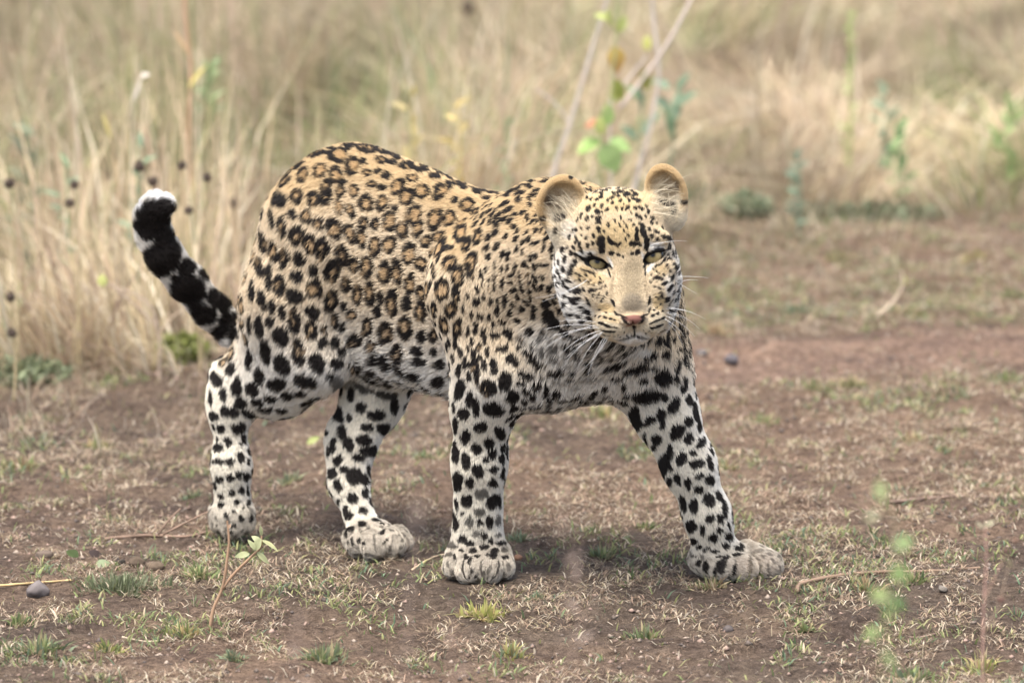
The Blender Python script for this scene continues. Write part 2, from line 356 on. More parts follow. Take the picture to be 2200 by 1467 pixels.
TUFTS = [
 (1040, 1318, 150, 110, YG, 9, 'bright yellow-green grass tuft just below the near front paw'),
 (85, 1405, 190, 130, GR + BG, 9, 'broad blue-green grass tuft in the lower left corner of the ground'),
 (232, 1400, 110, 70, GR + YG, 8, 'upright light green tuft right of the broad lower left one'),
 (690, 1412, 180, 110, GR + BG, 8, 'wide low green tuft between the seedling and the near front paw, nearest the camera'),
 (500, 1415, 90, 60, BG, 9, 'grey-green broad-bladed tuft just under the brown seedling'),
 (400, 1362, 130, 60, GR + YG, 7, 'thin spreading tuft left of the foot of the brown seedling'),
 (1112, 1158, 80, 60, BG, 8, 'small dark green tuft at the right side of the near front paw'),
 (1290, 1200, 110, 70, BG + GR, 7, 'grey-green low tuft midway between the two front paws'),
 (1390, 1142, 60, 50, GR, 10, 'small bright green leafy tuft in front of the stretched foreleg'),
 (1150, 1290, 60, 50, BG, 8, 'small upright dark green tuft right of the yellow one'),
 (1390, 1360, 130, 70, BG + GR, 8, 'spread grey-green tuft below the gap between the front paws'),
 (1530, 1275, 120, 60, GR + DR, 6, 'thin half dry tuft under the stretched front paw'),
 (1725, 1352, 70, 55, GR, 10, 'small fresh green leafy tuft right of the stretched paw'),
 (1100, 1395, 120, 60, BG + YG, 7, 'low mixed tuft straight below the yellow-green one'),
 (620, 1030, 90, 60, BG, 7, 'grey-green tuft between the two hind legs'),
 (915, 985, 70, 50, GR + BG, 7, 'green tuft in the gap between far hind leg and near foreleg'),
 (410, 1060, 80, 50, BG, 8, 'small green tuft left of the lifted hind foot'),
 (205, 945, 90, 60, GR + YG, 7, 'pale green tuft on the left near the forked brown twig'),
 (430, 1240, 110, 60, GR, 8, 'dense small-leaved green tuft left of the seedling stem'),
 (260, 1262, 330, 420, [(.16, .19, .10), (.20, .22, .13), (.13, .15, .08), (.24, .25, .16)], 6, 'long flat mat of dull grey-green leaves beside the grey stone'),
 (1830, 820, 130, 80, GR + DR, 7, 'brownish green tuft on the pale track at the right'),
 (1750, 830, 90, 60, GR, 7, 'small green tuft left of the brownish one on the track'),
 (2160, 810, 120, 70, BG + GR, 7, 'green tuft at the right edge beyond the pale track'),
 (1700, 680, 90, 60, BG, 7, 'grey-green tuft right of the leopard chin'),
 (1960, 680, 130, 80, GR + DR, 7, 'low dark tuft under the curved dry stalk at the right'),
 (1545, 720, 100, 80, DR, 6, 'round dry straw tuft close to the right whiskers'),
 (2180, 640, 90, 90, GR, 8, 'upright green tuft at the right edge of the picture'),
 (2090, 560, 110, 70, YG + DR, 7, 'yellowish tuft up the slope at the right'),
 (1800, 560, 100, 70, GR + DR, 7, 'olive tuft on the slope above the grey-green one'),
 (1965, 1260, 90, 50, GR, 7, 'green tuft beside the long bent stick'),
 (1860, 1275, 120, 60, GR + DR, 6, 'half dry tuft directly under the long bent stick'),
 (2110, 1420, 150, 80, YG + DR, 7, 'pale yellowish tuft at the foot of the pink stem'),
 (1960, 1440, 150, 70, BG + GR, 8, 'blurred green tuft at the bottom edge on the right'),
 (40, 1340, 90, 60, GR, 7, 'green tuft at the left edge under the grey stone'),
 (50, 1000, 110, 70, DR + GR, 6, 'dry tuft with green tips at the left edge'),
 (1560, 1010, 100, 60, GR + DR, 6, 'dry green tuft just right of the stretched foreleg'),
 (1960, 940, 120, 60, DR + GR, 6, 'bristly dry tuft in the right middle of the ground'),
 (1290, 890, 150, 80, GR + YG, 6, 'long pale green tuft seen under the leopard chest'),
 (1640, 900, 100, 60, GR, 6, 'small green tuft right of the stretched elbow'),
]
for a in TUFTS: tuft(*a)

# sticks and straws
def stick(label, pts, r, c=(.24, .165, .115), forks=(), name='stick', cat='stick'):
    q = [G(x, y) for x, y in pts]
    for p in q: p[2] = hg1(p[0], p[1]) + r * S() * .9
    o = npmesh(name, *tubep(crv(q, 16), np.linspace(r, r * .7, 16) * S(), 6, .14), M_STEM)
    V = np.array([v.co[:] for v in o.vertices]); a = o.attributes.new('col', 'FLOAT_COLOR', 'POINT')
    a.data.foreach_set('color', np.concatenate([colr_(V, c, .4), np.ones((len(V), 1))], 1).astype(f32).ravel())
    if not forks: return meta(link(name, o), label, cat)
    e = empty(name, q[0], label, cat); bpy.context.view_layer.update(); inv = e.matrix_world.inverted()
    m = link('branch', o, e); m.matrix_parent_inverse = inv
    for fk in forks:
        p = [G(x, y) for x, y, z in fk]
        for k, (x, y, z) in enumerate(fk): p[k] = G(x, y, z); 
        V, F = tubep(crv(p, 10), np.linspace(r * .7, r * .3, 10) * S(), 5, .1)
        m = link('branch', npmesh('branch', V, F, M_STEM, colr_(V, c, .4)), e); m.matrix_parent_inverse = inv
    return e
stick('long bent brown stick lying right of the stretched front paw', [(1712, 1278), (1722, 1268), (1790, 1255), (1870, 1247), (1980, 1240), (2105, 1230)], 5)
stick('short dark stick on the right, above the long bent one', [(1908, 1071), (1985, 1062), (2060, 1056)], 4.5, (.20, .14, .11))
stick('forked brown twig lying left of the lifted hind foot', [(225, 1156), (300, 1152), (345, 1150), (400, 1155), (450, 1140)], 4.5, (.22, .15, .11), (((340, 1148, .01), (360, 1120, .03), (388, 1092, .05)), ((350, 1148, .01), (400, 1122, .03), (448, 1098, .05))))
stick('straight pale straw lying under the leopard chest', [(1208, 873), (1335, 868)], 3.2, (.55, .43, .33))
stick('yellow straw beside the grey stone at the left edge', [(-20, 1262), (60, 1260), (155, 1252)], 3, (.50, .36, .18))
stick('dark thin twig on the left below the tall grass', [(60, 942), (130, 938), (198, 940)], 3.6, (.15, .11, .09))
stick('short pale twig between the lower left tufts and the seedling', [(262, 1375), (310, 1372), (352, 1370)], 2.6, (.48, .38, .28))
stick('small dark stick near the bottom right corner', [(1925, 1364), (1970, 1360), (2012, 1360)], 3, (.20, .14, .11))
stick('bent straw crossing beside the far hind paw', [(885, 1225), (930, 1195), (985, 1185)], 2.6, (.50, .38, .26))

def rock(label, px, py, wpx, hpx, c, name='stone', cat='stone', group=None, sharp=0.):
    import bmesh
    bm = bmesh.new(); bmesh.ops.create_icosphere(bm, subdivisions=3, radius=1)
    V = np.array([v.co[:] for v in bm.verts]); F = np.array([[v.index for v in f.verts] for f in bm.faces]); bm.free()
    o_ = rng.random() * 40
    V = V * (1 + .22 * fbm(V + o_, 1.1, 3, 2) + .05 * fbm(V + o_, 5, 2, 4))[:, None]
    if sharp: V[:, 2] = np.where(V[:, 2] > 0, V[:, 2] * (1.1 - sharp * np.abs(V[:, 0] - .25)), V[:, 2]); 
    c0 = G(px, py); s = S(c0[1])
    V = V * [wpx * .5 * s, wpx * .38 * s, hpx * .5 * s]
    o = link(name, npmesh(name, V, F, M_CLOD, colr_(V * 30, c, .25), True))
    o.location = (c0[0], c0[1], hg1(c0[0], c0[1]) + hpx * .30 * s); return meta(o, label, cat, group)
rock('grey pointed stone lying on the ground at the left edge', 78, 1275, 50, 40, (.15, .13, .125), sharp=.6)
rock('round dark pebble right of the leopard chest, larger of two', 1572, 782, 30, 26, (.10, .09, .095))
rock('small dark pebble right of the leopard chest, left of the larger one', 1508, 776, 24, 18, (.11, .10, .10))
rock('dark brown dropping above the flat green mat, left one', 292, 1215, 36, 24, (.10, .075, .055), 'animal_dropping', 'dropping')
rock('dark brown dropping above the flat green mat, right one', 332, 1222, 38, 24, (.12, .09, .065), 'animal_dropping', 'dropping')
rock('small black dropping left of the other two', 258, 1208, 24, 18, (.04, .035, .03), 'animal_dropping', 'dropping')
rock('flat dark clod behind the left grass tuft', 95, 1200, 46, 22, (.13, .10, .08), 'soil_clod', 'clod')
rock('dark clod near the bottom right tufts', 1565, 1350, 24, 18, (.10, .085, .08), 'soil_clod', 'clod')
rock('small grey pebble right of the long bent stick', 2025, 1285, 22, 14, (.16, .14, .12))
rock('small reddish chip beside the near front paw', 1113, 1200, 22, 16, (.30, .17, .11), 'soil_clod', 'clod')
def ground_leaf(label, px, py, L, W, ang, c):
    q = G(px, py); q[2] = hg1(q[0], q[1]) + .008; o = add_leaf(None, q, L * S(), W * S(), ang, c); o.name = 'fallen_leaf'
    return meta(o, label, 'leaf')
ground_leaf('green leaf standing on the soil left of the far hind leg', 660, 955, 34, 17, 35, (.30, .34, .10))
ground_leaf('green leaf lying above the droppings on the left', 168, 1205, 34, 22, 140, (.20, .28, .12))
ground_leaf('curled dark leaf beside the green one on the left', 190, 1192, 40, 22, -20, (.07, .05, .045))
ground_leaf('pale green leaf right of the curled dark one', 205, 1218, 34, 20, 10, (.32, .38, .22))

# the seedling in the foreground
SB = (.34, .22, .14); LG = (.34, .36, .19)
plant('seedling', 'thin brown seedling with a few pale green leaves in front of the lifted hind foot', 'seedling', G(450, 1350)[1], 450,
      [dict(p=[None, (458, 1310), (478, 1262), (488, 1200), (492, 1160), (488, 1118)], r=4.2, r2=2.4, c=SB), dict(p=[(478, 1265), (500, 1235), (540, 1195), (560, 1175), (562, 1150)], r=3.4, r2=2.2, c=SB)],
      [(536, 1190, 34, 16, 185, LG), (545, 1182, 30, 18, 60, LG), (548, 1180, 26, 12, 120, LG), (562, 1160, 42, 14, -20, (.42, .42, .22)), (552, 1185, 36, 12, -40, LG), (560, 1165, 24, 14, 140, LG), (562, 1150, 22, 8, 95, LG), (490, 1135, 12, 6, 60, SB)])
# blurred weeds nearer the camera
GF_ = (.20, .28, .10)
plant('leafy_weed', 'blurred green leafy weed in the right foreground', 'weed', -3.2, 1890,
      [dict(p=[None, (1895, 1500), (1905, 1350), (1915, 1250), (1928, 1150), (1895, 1050)], r=2.6, r2=1.6, c=(.30, .30, .16))],
      [(1920, 1180, 50, 34, 35, GF_), (1920, 1215, 44, 38, -50, GF_), (1895, 1075, 42, 26, 100, (.30, .36, .16)), (1910, 1280, 44, 30, 175, (.26, .33, .12)), (1912, 1285, 46, 32, -30, (.22, .32, .12)),
       (1890, 1350, 44, 26, 210, (.28, .36, .14)), (1895, 1400, 50, 28, -40, (.24, .33, .12)), (1890, 1105, 34, 18, 190, (.32, .32, .18)), (1900, 1330, 36, 22, 60, GF_)])
plant('pink_stemmed_weed', 'blurred upright weed with a pink stem at the right edge', 'weed', -1.6, 2112,
      [dict(p=[None, (2111, 1440), (2114, 1300), (2119, 1200), (2116, 1130)], r=2.6, r2=1.8, c=(.42, .26, .21)), dict(p=[(2112, 1290), (2140, 1235), (2160, 1190)], r=1.8, c=(.36, .24, .18)), dict(p=[(2112, 1360), (2145, 1300), (2170, 1200)], r=1.6, c=(.34, .25, .18))],
      [(2116, 1130, 24, 12, 40, (.34, .32, .20)), (2116, 1135, 24, 10, 140, (.34, .30, .20)), (2165, 1200, 26, 12, -60, (.34, .30, .16)), (2095, 1180, 24, 10, 250, (.32, .24, .18))],
      [(2160, 1182, 10, (.14, .09, .07)), (2150, 1288, 10, (.15, .09, .07)), (2182, 1160, 8, (.22, .14, .10))])
for (px, y, top, c), wh in zip(((1215, -3.4, 1060, (.40, .30, .24)), (880, -3.6, 960, (.42, .33, .28)), (975, -3.2, 1300, (.34, .24, .19)), (1610, -3.2, 1010, (.44, .33, .22)), (1240, -2.8, 1230, (.36, .27, .22)), (640, -3.3, 1330, (.36, .27, .22))),
        ('midway between the front paws', 'left of the near foreleg', 'just left of the yellow-green tuft', 'right of the stretched foreleg', 'close right of the near front paw', 'low between seedling and hind paw')):
    plant('dry_grass_stalk', 'thin dry foreground stalk blurred to a streak ' + wh, 'grass stalk', y, px,
          [dict(p=[None, (px - 8, 1440), (px + 5, (top + 1467) / 2), (px - 4, top)], r=1.5, r2=.8, c=c), dict(p=[(px + 3, (top + 1467) / 2), (px + 40, top + 60)], r=1, r2=.6, c=c)],
          [(px - 4, top + 20, 40, 7, 80, c), (px + 2, top + 90, 44, 7, 120, c), (px + 2, top + 150, 40, 8, 40, c)], group='blurred dry stalks in front')

# seed heads on thin stems in the left grass
SG = (.42, .34, .20); HD_ = (.075, .055, .043)
def seedp(label, y, base, heads):
    plant('dry_seed_plant', label, 'seed plant', y, base, [dict(p=[None, ((base + x) / 2 + 6, (h + 860) / 2), (x, h)], r=2.3, r2=1.5, c=SG) for x, h, r in heads], (), [(x, h, r, HD_) for x, h, r in heads], 'dry plants with round dark seed heads')
seedp('dry stalk with one dark round seed head at the far left edge, above the pair', 1.75, 40, [(20, 394, 14)])
seedp('dry stalk with two dark seed heads between the left edge and the tail tip', 1.85, 170, [(160, 396, 12), (149, 436, 13)])
seedp('dry plant with three dark seed heads right above the white tail tip', 1.85, 330, [(299, 358, 15), (390, 356, 12), (328, 390, 14)])
seedp('dry plant with two dark seed heads right of the tail tip', 1.8, 430, [(445, 381, 12), (405, 452, 12)])
seedp('dry stalk with two dark seed heads low at the left edge', 1.5, 30, [(23, 638, 13), (26, 715, 13)])
seedp('dry stalk with a faint dark seed head between tail and rump', 2.6, 510, [(505, 437, 14)])
seedp('dry stalk with a blurred seed head high above the leopard back', 5.6, 1010, [(1005, 14, 18)])
# woody stems and leafy weeds behind the shoulder
PW = (.52, .46, .41)
plant('woody_shrub', 'bare pale woody stem leaning right above the leopard shoulder', 'shrub', 2.9, 1150,
      [dict(p=[None, (1190, 370), (1222, 275), (1262, 140), (1300, 15), (1330, -90)], r=5, r2=3, c=PW), dict(p=[(1225, 268), (1195, 225), (1150, 190)], r=2.4, c=PW)])
plant('woody_shrub', 'forked pale woody stem rising between the leopard ears', 'shrub', 3.0, 1320,
      [dict(p=[None, (1368, 380), (1398, 270), (1416, 150), (1403, 30), (1400, -80)], r=4.6, r2=3.6, c=PW), dict(p=[(1330, 235), (1385, 165), (1440, 85), (1500, -30)], r=4, r2=4, c=(.56, .48, .42)), dict(p=[None, (1310, 250), (1335, 190), (1390, 120)], r=3.4, c=PW)])
G1 = (.20, .28, .10); YL = (.40, .44, .15); TE = (.17, .24, .15)
plant('leafy_weed', 'leafy green weed with a yellow-orange leaf above the leopard head', 'weed', 2.8, 1300,
      [dict(p=[None, (1290, 360), (1300, 260), (1318, 150), (1325, 30), (1320, -40)], r=3, r2=2, c=(.34, .36, .18))],
      [(1320, 100, 56, 40, -80, (.52, .37, .10), (.52, .28, .11)), (1315, 60, 44, 22, 110, YL), (1325, 70, 40, 24, 60, YL), (1310, 40, 34, 20, 160, YL), (1322, 170, 56, 26, -70, (.36, .40, .10)), (1330, 185, 40, 22, 250, YL),
       (1300, 270, 50, 34, 75, (.32, .46, .14)), (1288, 262, 36, 26, 190, (.44, .20, .11)), (1290, 300, 56, 40, 200, (.28, .42, .12)), (1296, 310, 66, 56, -60, G1), (1310, 300, 50, 34, -20, (.32, .46, .16)), (1292, 290, 40, 28, 100, YL)])
plant('leafy_weed', 'blue-green narrow-leaved weed left of the right ear', 'weed', 3.3, 1420,
      [dict(p=[None, (1445, 320), (1452, 240), (1468, 170)], r=2.6, c=TE)],
      [(1448, 260, 70, 24, 80, TE), (1452, 230, 60, 24, 50, TE), (1445, 300, 70, 22, 95, (.16, .26, .14)), (1440, 240, 46, 24, 130, TE), (1455, 200, 50, 26, 70, TE), (1440, 190, 44, 22, 150, TE)])
plant('leafy_weed', 'small blue-green weed between the two pale woody stems', 'weed', 3.2, 1365,
      [dict(p=[None, (1375, 330), (1378, 210)], r=2.4, c=TE)],
      [(1376, 240, 60, 30, 85, TE), (1372, 215, 40, 24, 120, (.18, .28, .15)), (1380, 290, 66, 26, 60, TE), (1370, 300, 50, 22, 130, TE), (1384, 150, 50, 26, -85, (.30, .30, .08)), (1390, 110, 36, 20, 90, (.36, .36, .10))])
def herb(label, y, px, top, wpx, c, n=14, name='leafy_weed', bot=None):
    b = root_at(px, y); _, pyb = topx(b[None]); pyb = float(pyb[0]) if bot is None else bot
    lv = [(px + rng.uniform(-.2, .2) * wpx, pyb + (top + 18 - pyb) * t, wpx * rng.uniform(.45, .75), wpx * .24, 90 + rng.uniform(-75, 75), np.array(c) * rng.uniform(.75, 1.3)) for t in np.linspace(.12, 1, n)]
    plant(name, label, 'weed', y, px, [dict(p=[None, (px + 4, (pyb + top) / 2), (px, top)], r=2.6, c=np.array(c) * 1.2)], lv)
herb('dark blue-green upright weed standing alone right of the right ear', 3.45, 1715, 322, 46, (.15, .21, .14), 18)
herb('blue-green weed in the upper right, below its taller neighbour', 4.2, 1900, 180, 60, (.21, .27, .17), 14)
herb('low green weed below the upper right blue-green one', 3.95, 1925, 270, 70, (.22, .32, .14), 14)
herb('tall thin yellow-green weed in the upper right', 4.3, 1825, 20, 34, (.28, .36, .12), 22)
herb('bright green weed in the upper left behind the red-brown stem', 3.2, 450, 130, 60, (.22, .28, .13), 14, bot=260)
herb('dull blue-green weed near the left edge above the seed heads', 2.9, 65, 270, 80, (.22, .24, .15), 16)
herb('small blue-green weed above the three seed heads', 2.5, 295, 300, 60, (.19, .25, .15), 10)
herb('small dark green weed right of the left edge weed', 2.5, 142, 345, 56, (.20, .26, .15), 10)
herb('slender green weed above the dip of the leopard back', 3.1, 1085, 250, 40, (.20, .30, .15), 14)
herb('yellowish dry weed above the leopard back', 3.0, 985, 215, 60, (.46, .36, .14), 14)
herb('second yellowish dry weed left of the first above the back', 2.9, 885, 190, 56, (.44, .36, .16), 14)
herb('low green weed at the right edge of the tall grass', 4.1, 2165, 205, 60, (.20, .28, .10), 14)
def bush(label, px, py, wpx, hpx, c, n, seed=0):
    b = G(px, py); b[2] = hg1(b[0], b[1]) - .005; s = S(b[1]); e = empty('low_bush', b, label, 'bush', 'low green bushes at the grass edge')
    bpy.context.view_layer.update(); st = []; V_, F_, C_ = [], [], []
    for k in range(9):
        a = rng.random() * 6.283; r = rng.random() * wpx * .45 * s; tip = np.array([math.cos(a) * r, math.sin(a) * r, hpx * s * (.5 + .5 * rng.random())])
        V, F = tubep(crv([np.zeros(3), tip * [.3, .3, .6], tip], 6), np.linspace(.002, .001, 6), 4); F_.append(F + sum(len(v) for v in V_)); V_.append(V)
    link('stem', npmesh('stem', np.concatenate(V_), np.concatenate(F_), M_STEM, colr_(np.concatenate(V_), (.2, .2, .1))), e)
    a = rng.random(n) * 6.283; r = np.sqrt(rng.random(n)) * wpx * .5 * s; z = hpx * s * (rng.random(n) ** .8) * (1 - .5 * (r / (wpx * .5 * s)) ** 2)
    root = np.stack([np.cos(a) * r, np.sin(a) * r * .8, z], 1)
    V, F, C = blades(root, .018 + .016 * rng.random(n), .008 + .006 * rng.random(n), uvec(n), .3 + .8 * rng.random(n), np.array(c) * (.55 + .8 * rng.random((n, 1))))
    f = link('foliage', npmesh('foliage', V, F, M_LEAF, C), e); f['kind'] = 'stuff'
bush('green bush at the grass edge right of the leopard head', 1600, 470, 130, 55, (.20, .25, .15), 300)
bush('darker small bush touching the leopard right ear', 1500, 445, 70, 60, (.16, .22, .13), 180)
bush('dark olive ground bush along the grass edge on the right', 1880, 468, 320, 26, (.17, .19, .11), 420)
bush('dark green bush low at the left edge of the grass', 45, 815, 210, 50, (.20, .23, .13), 330)
bush('olive bush under the tail beside the hind leg', 395, 765, 110, 60, (.22, .24, .07), 320)
plant('dry_reed', 'tall red-brown reed stalk rising above the tail in the upper left', 'reed', 2.9, 420,
      [dict(p=[None, (412, 420), (404, 300), (410, 150), (398, 30), (396, -60)], r=4.5, r2=4, c=(.48, .30, .19))], [(405, 190, 60, 12, 60, (.50, .42, .14)), (404, 120, 60, 12, 110, (.52, .36, .20))])
plant('dry_reed', 'pale dry reed with a white tuft in the upper left grass', 'reed', 2.7, 250, [dict(p=[None, (262, 330), (280, 225), (303, 160)], r=2, r2=1.6, c=(.58, .48, .34))], [(282, 222, 64, 10, 66, (.62, .56, .48)), (300, 165, 24, 12, 20, (.66, .60, .52))])
plant('dry_reed', 'orange-brown dry reed left of the three seed heads', 'reed', 2.6, 262, [dict(p=[None, (255, 420), (240, 320), (232, 240)], r=2.4, r2=1.6, c=(.50, .36, .22))], [(240, 300, 60, 9, 110, (.50, .42, .16))])
plant('forked_twig', 'pale bare forked twig in the grass left of the tail', 'twig', 1.75, 345,
      [dict(p=[None, (342, 800), (340, 712), (300, 665), (235, 608)], r=3.4, r2=1.8, c=(.46, .36, .28)), dict(p=[(340, 708), (325, 660), (285, 630), (210, 605)], r=3, r2=1.4, c=(.46, .36, .28)), dict(p=[(342, 715), (372, 680), (410, 655)], r=2.2, c=(.46, .36, .26))],
      [(222, 615, 26, 22, 100, (.44, .46, .16))])
plant('curved_stalk', 'pale dry stalk bent to an arc on the bare slope at the right', 'stalk', G(1930, 690)[1], 1880,
      [dict(p=[None, (1920, 648), (1940, 610), (1936, 580)], r=3.5, r2=2, c=(.56, .45, .34))], [(1940, 615, 24, 12, 80, (.44, .44, .14))])

# ================================================================== THE LEOPARD
# signed distance primitives; hair flow runs from a to b
PR = []
HD = np.array([.762, -.648, 0.])        # heading of the trunk
LT = np.array([.648, .762, 0.])         # towards the far side
def metric(axis, sc, axis2=None, sc2=1.):
    M = np.eye(3); M = M + (sc - 1) * np.outer(axis, axis)
    if axis2 is not None: M = M + (sc2 - 1) * np.outer(axis2, axis2)
    return M
def yc(px): return .33 - (px - 640) * .00064
def rc(a, ra, b, rb, k=.03, reg='leg', M=None, flow=None, sub=False):
    a = np.array(a, float); b = np.array(b, float)
    dr_ = {'leg': .0042, 'paw': .0026, 'tail': .0042, 'thigh': .002}.get(reg, 0); ra -= dr_; rb -= dr_
    if reg == 'paw': a[2] -= .0022; b[2] -= .0022
    fl = (b - a) if flow is None else np.array(flow, float)
    if np.linalg.norm(fl) > 0: fl = fl / np.linalg.norm(fl)
    sc = 1.
    if M is not None:
        ev = np.linalg.eigvalsh(M); sc = ev.max()
        Mi = np.linalg.inv(M); ext = max(ra, rb) * np.linalg.eigvalsh(Mi).max()
    else: ext = max(ra, rb)
    PR.append(dict(t='c', a=a, b=b, ra=ra, rb=rb, k=k, reg=reg, M=M, sc=sc, flow=fl, sub=sub,
                   c=(a + b) / 2, R=np.linalg.norm(b - a) / 2 + ext))
def el(c, r, rot=None, k=.02, reg='head', flow=(0, 0, 0), sub=False):
    c = np.array(c, float); r = np.array(r, float)
    Rm = np.eye(3) if rot is None else np.array(rot)
    PR.append(dict(t='e', c=c, r=r, Rm=Rm, k=k, reg=reg, flow=np.array(flow, float), sub=sub, R=r.max()))
def pd(q, p):
    if q['t'] == 'e':
        l = (p - q['c'].astype(f32)) @ q['Rm'].T.astype(f32)
        k0 = np.sqrt(((l / q['r'].astype(f32)) ** 2).sum(-1)); k1 = np.sqrt(((l / (q['r'] ** 2).astype(f32)) ** 2).sum(-1)) + 1e-9
        return k0 * (k0 - 1) / k1
    a, b = q['a'], q['b']; M = q['M']
    if M is not None:
        p = p @ M.T.astype(f32); a = M @ a; b = M @ b
    ab = b - a; L2 = max(ab @ ab, 1e-9)
    ap = p - a.astype(f32)
    h = np.clip((ap @ (ab / L2).astype(f32)), 0, 1)
    d = ap - h[:, None] * ab.astype(f32)
    return (np.sqrt((d * d).sum(-1)) - (q['ra'] + (q['rb'] - q['ra']) * h)) / q['sc']
def comb(f, d, k, sub):
    if sub:
        d = -d; h = np.clip(.5 - .5 * (d - f) / k * -1 * -1, 0, 1)
        h = np.clip(.5 + .5 * (d - f) / k, 0, 1)
        return f * (1 - h) + d * h + k * h * (1 - h)
    h = np.clip(.5 + .5 * (f - d) / k, 0, 1)
    return f * (1 - h) + d * h - k * h * (1 - h)
def sdf(p):
    p = p.astype(f32); f = np.full(len(p), .3, f32)
    for q in PR:
        m = ((p - q['c'].astype(f32)) ** 2).sum(-1) < (q['R'] * 1.05 + q['k'] + (.30 if not q['sub'] else .01)) ** 2
        if q['sub'] or q['R'] < .06: m = ((p - q['c'].astype(f32)) ** 2).sum(-1) < (q['R'] + q['k'] + .05) ** 2
        if not m.any(): continue
        idx = np.nonzero(m)[0]
        f[idx] = comb(f[idx], pd(q, p[idx]), q['k'], q['sub'])
    return f
def grad(p, e=.0012):
    g = np.stack([sdf(p + np.array(v) * e) - sdf(p - np.array(v) * e) for v in ((1,0,0),(0,1,0),(0,0,1))], 1)
    return g / (np.linalg.norm(g, axis=1, keepdims=True) + 1e-9)

px2m = .00075
MT = metric(LT, 1 / .64)                # trunk is narrower than it is deep
def T(px, py, s=0.):                    # a point of the trunk, s metres towards the near side
    q = P(px - 853 * s, py, yc(px) - .762 * s); return q
# trunk, front to back (hair runs that way)
back = -HD + np.array([0, 0, -.35])
rc(T(1235, 640), 165 * px2m, T(1120, 632), 192 * px2m, .04, 'chest', MT, back)
rc(T(1120, 632), 192 * px2m, T(1000, 607), 188 * px2m, .03, 'trunk', MT, back)
rc(T(1000, 607), 188 * px2m, T(870, 552), 190 * px2m, .03, 'trunk', MT, back)
rc(T(870, 552), 190 * px2m, T(765, 497), 175 * px2m, .03, 'trunk', MT, back)
rc(T(765, 497), 175 * px2m, T(722, 560), 150 * px2m, .03, 'rump', MT, back)
rc(T(1040, 720), 115 * px2m, T(840, 690), 110 * px2m, .06, 'belly', MT, back)
# withers / shoulder blades
rc(T(1188, 466, .03), 62 * px2m, T(1120, 600, .085), 105 * px2m, .06, 'shoulder', None, (-.3, 0, -1))
rc(T(1215, 462, -.05), 58 * px2m, T(1250, 620, -.08), 100 * px2m, .06, 'shoulder', None, (-.2, 0, -1))
# near thigh
rc(T(725, 505, .045), 128 * px2m, T(692, 680, .07), 112 * px2m, .06, 'thigh', None, (-.5, 0, -1))
rc(T(700, 640, .075), 105 * px2m, T(725, 765, .075), 76 * px2m, .04, 'thigh', None, (-.5, 0, -1))
kn = T(735, 770, .075); yh = .27
rc(kn, 70 * px2m, P(600, 822, yh), 72 * px2m, .04, 'thigh', None, (-.6, 0, -.8))
rc(P(600, 815, yh), 68 * px2m, P(505, 845, yh + .01), 50 * px2m, .04, 'leg', None, (-.5, 0, -1))
rc(P(615, 700, .27), 78 * px2m, P(530, 800, yh + .01), 48 * px2m, .05, 'thigh', None, (-.2, 0, -1))
rc(P(478, 800, yh + .015), 27 * px2m, P(492, 880, yh), 40 * px2m, .03, 'leg')
rc(P(492, 870, yh), 40 * px2m, P(497, 1000, yh - .01), 39 * px2m, .03, 'leg')
rc(P(497, 1000, yh - .01), 39 * px2m, P(500, 1095, yh - .01), 43 * px2m, .03, 'leg')
for (qx, qy, qd) in ((472, 1118, 0), (496, 1130, .022), (524, 1120, .01), (500, 1112, -.022)):
    rc(P(qx, qy - 20, yh - .01 - qd), 26 * px2m, P(qx + 1, qy, yh - .01 - qd), 26 * px2m, .012, 'paw')
# far hind leg
rc(T(760, 560, -.05), 125 * px2m, T(790, 760, -.06), 85 * px2m, .05, 'thigh', None, (-.2, 0, -1))
rc(T(775, 720, -.06), 85 * px2m, P(803, 860, .27), 66 * px2m, .03, 'leg')
rc(P(803, 850, .27), 66 * px2m, P(757, 950, .24), 52 * px2m, .03, 'leg')
rc(P(735, 925, .245), 31 * px2m, P(745, 1030, .22), 38 * px2m, .025, 'leg')
rc(P(757, 950, .24), 50 * px2m, P(750, 1040, .215), 37 * px2m, .025, 'leg')
rc(P(750, 1040, .215), 37 * px2m, P(783, 1140, .175), 37 * px2m, .025, 'leg')
el(Pz(800, .150, .030), (.038, .043, .024), None, .02, 'paw', (.4, -.6, -.5))
for (qx, qy, r) in ((770, .118, .0215), (805, .095, .024), (842, .105, .0235), (863, .135, .020)):
    rc(Pz(qx - 8, qy + .02, .030), r, Pz(qx, qy, .0235), r, .004, 'paw')
# near foreleg
rc(T(1110, 640, .085), 105 * px2m, P(1065, 800, -.07), 84 * px2m, .05, 'shoulder', None, (-.15, 0, -1))
rc(P(1062, 790, -.07), 76 * px2m, P(1037, 880, -.06), 62 * px2m, .04, 'leg')
rc(P(1037, 870, -.06), 62 * px2m, P(1030, 990, -.045), 55 * px2m, .03, 'leg')
rc(P(1030, 990, -.045), 55 * px2m, P(1026, 1130, -.03), 56 * px2m, .03, 'leg')
el(Pz(1028, -.028, .044), (.045, .042, .034), None, .02, 'paw', (0, -.6, -.6))
for (qx, qy, r) in ((978, -.060, .0215), (1009, -.087, .0245), (1048, -.088, .0248), (1079, -.062, .0215)):
    rc(Pz(qx + (1028 - qx) * .15, qy + .028, .042), r, Pz(qx, qy, .0245), r, .0035, 'paw')
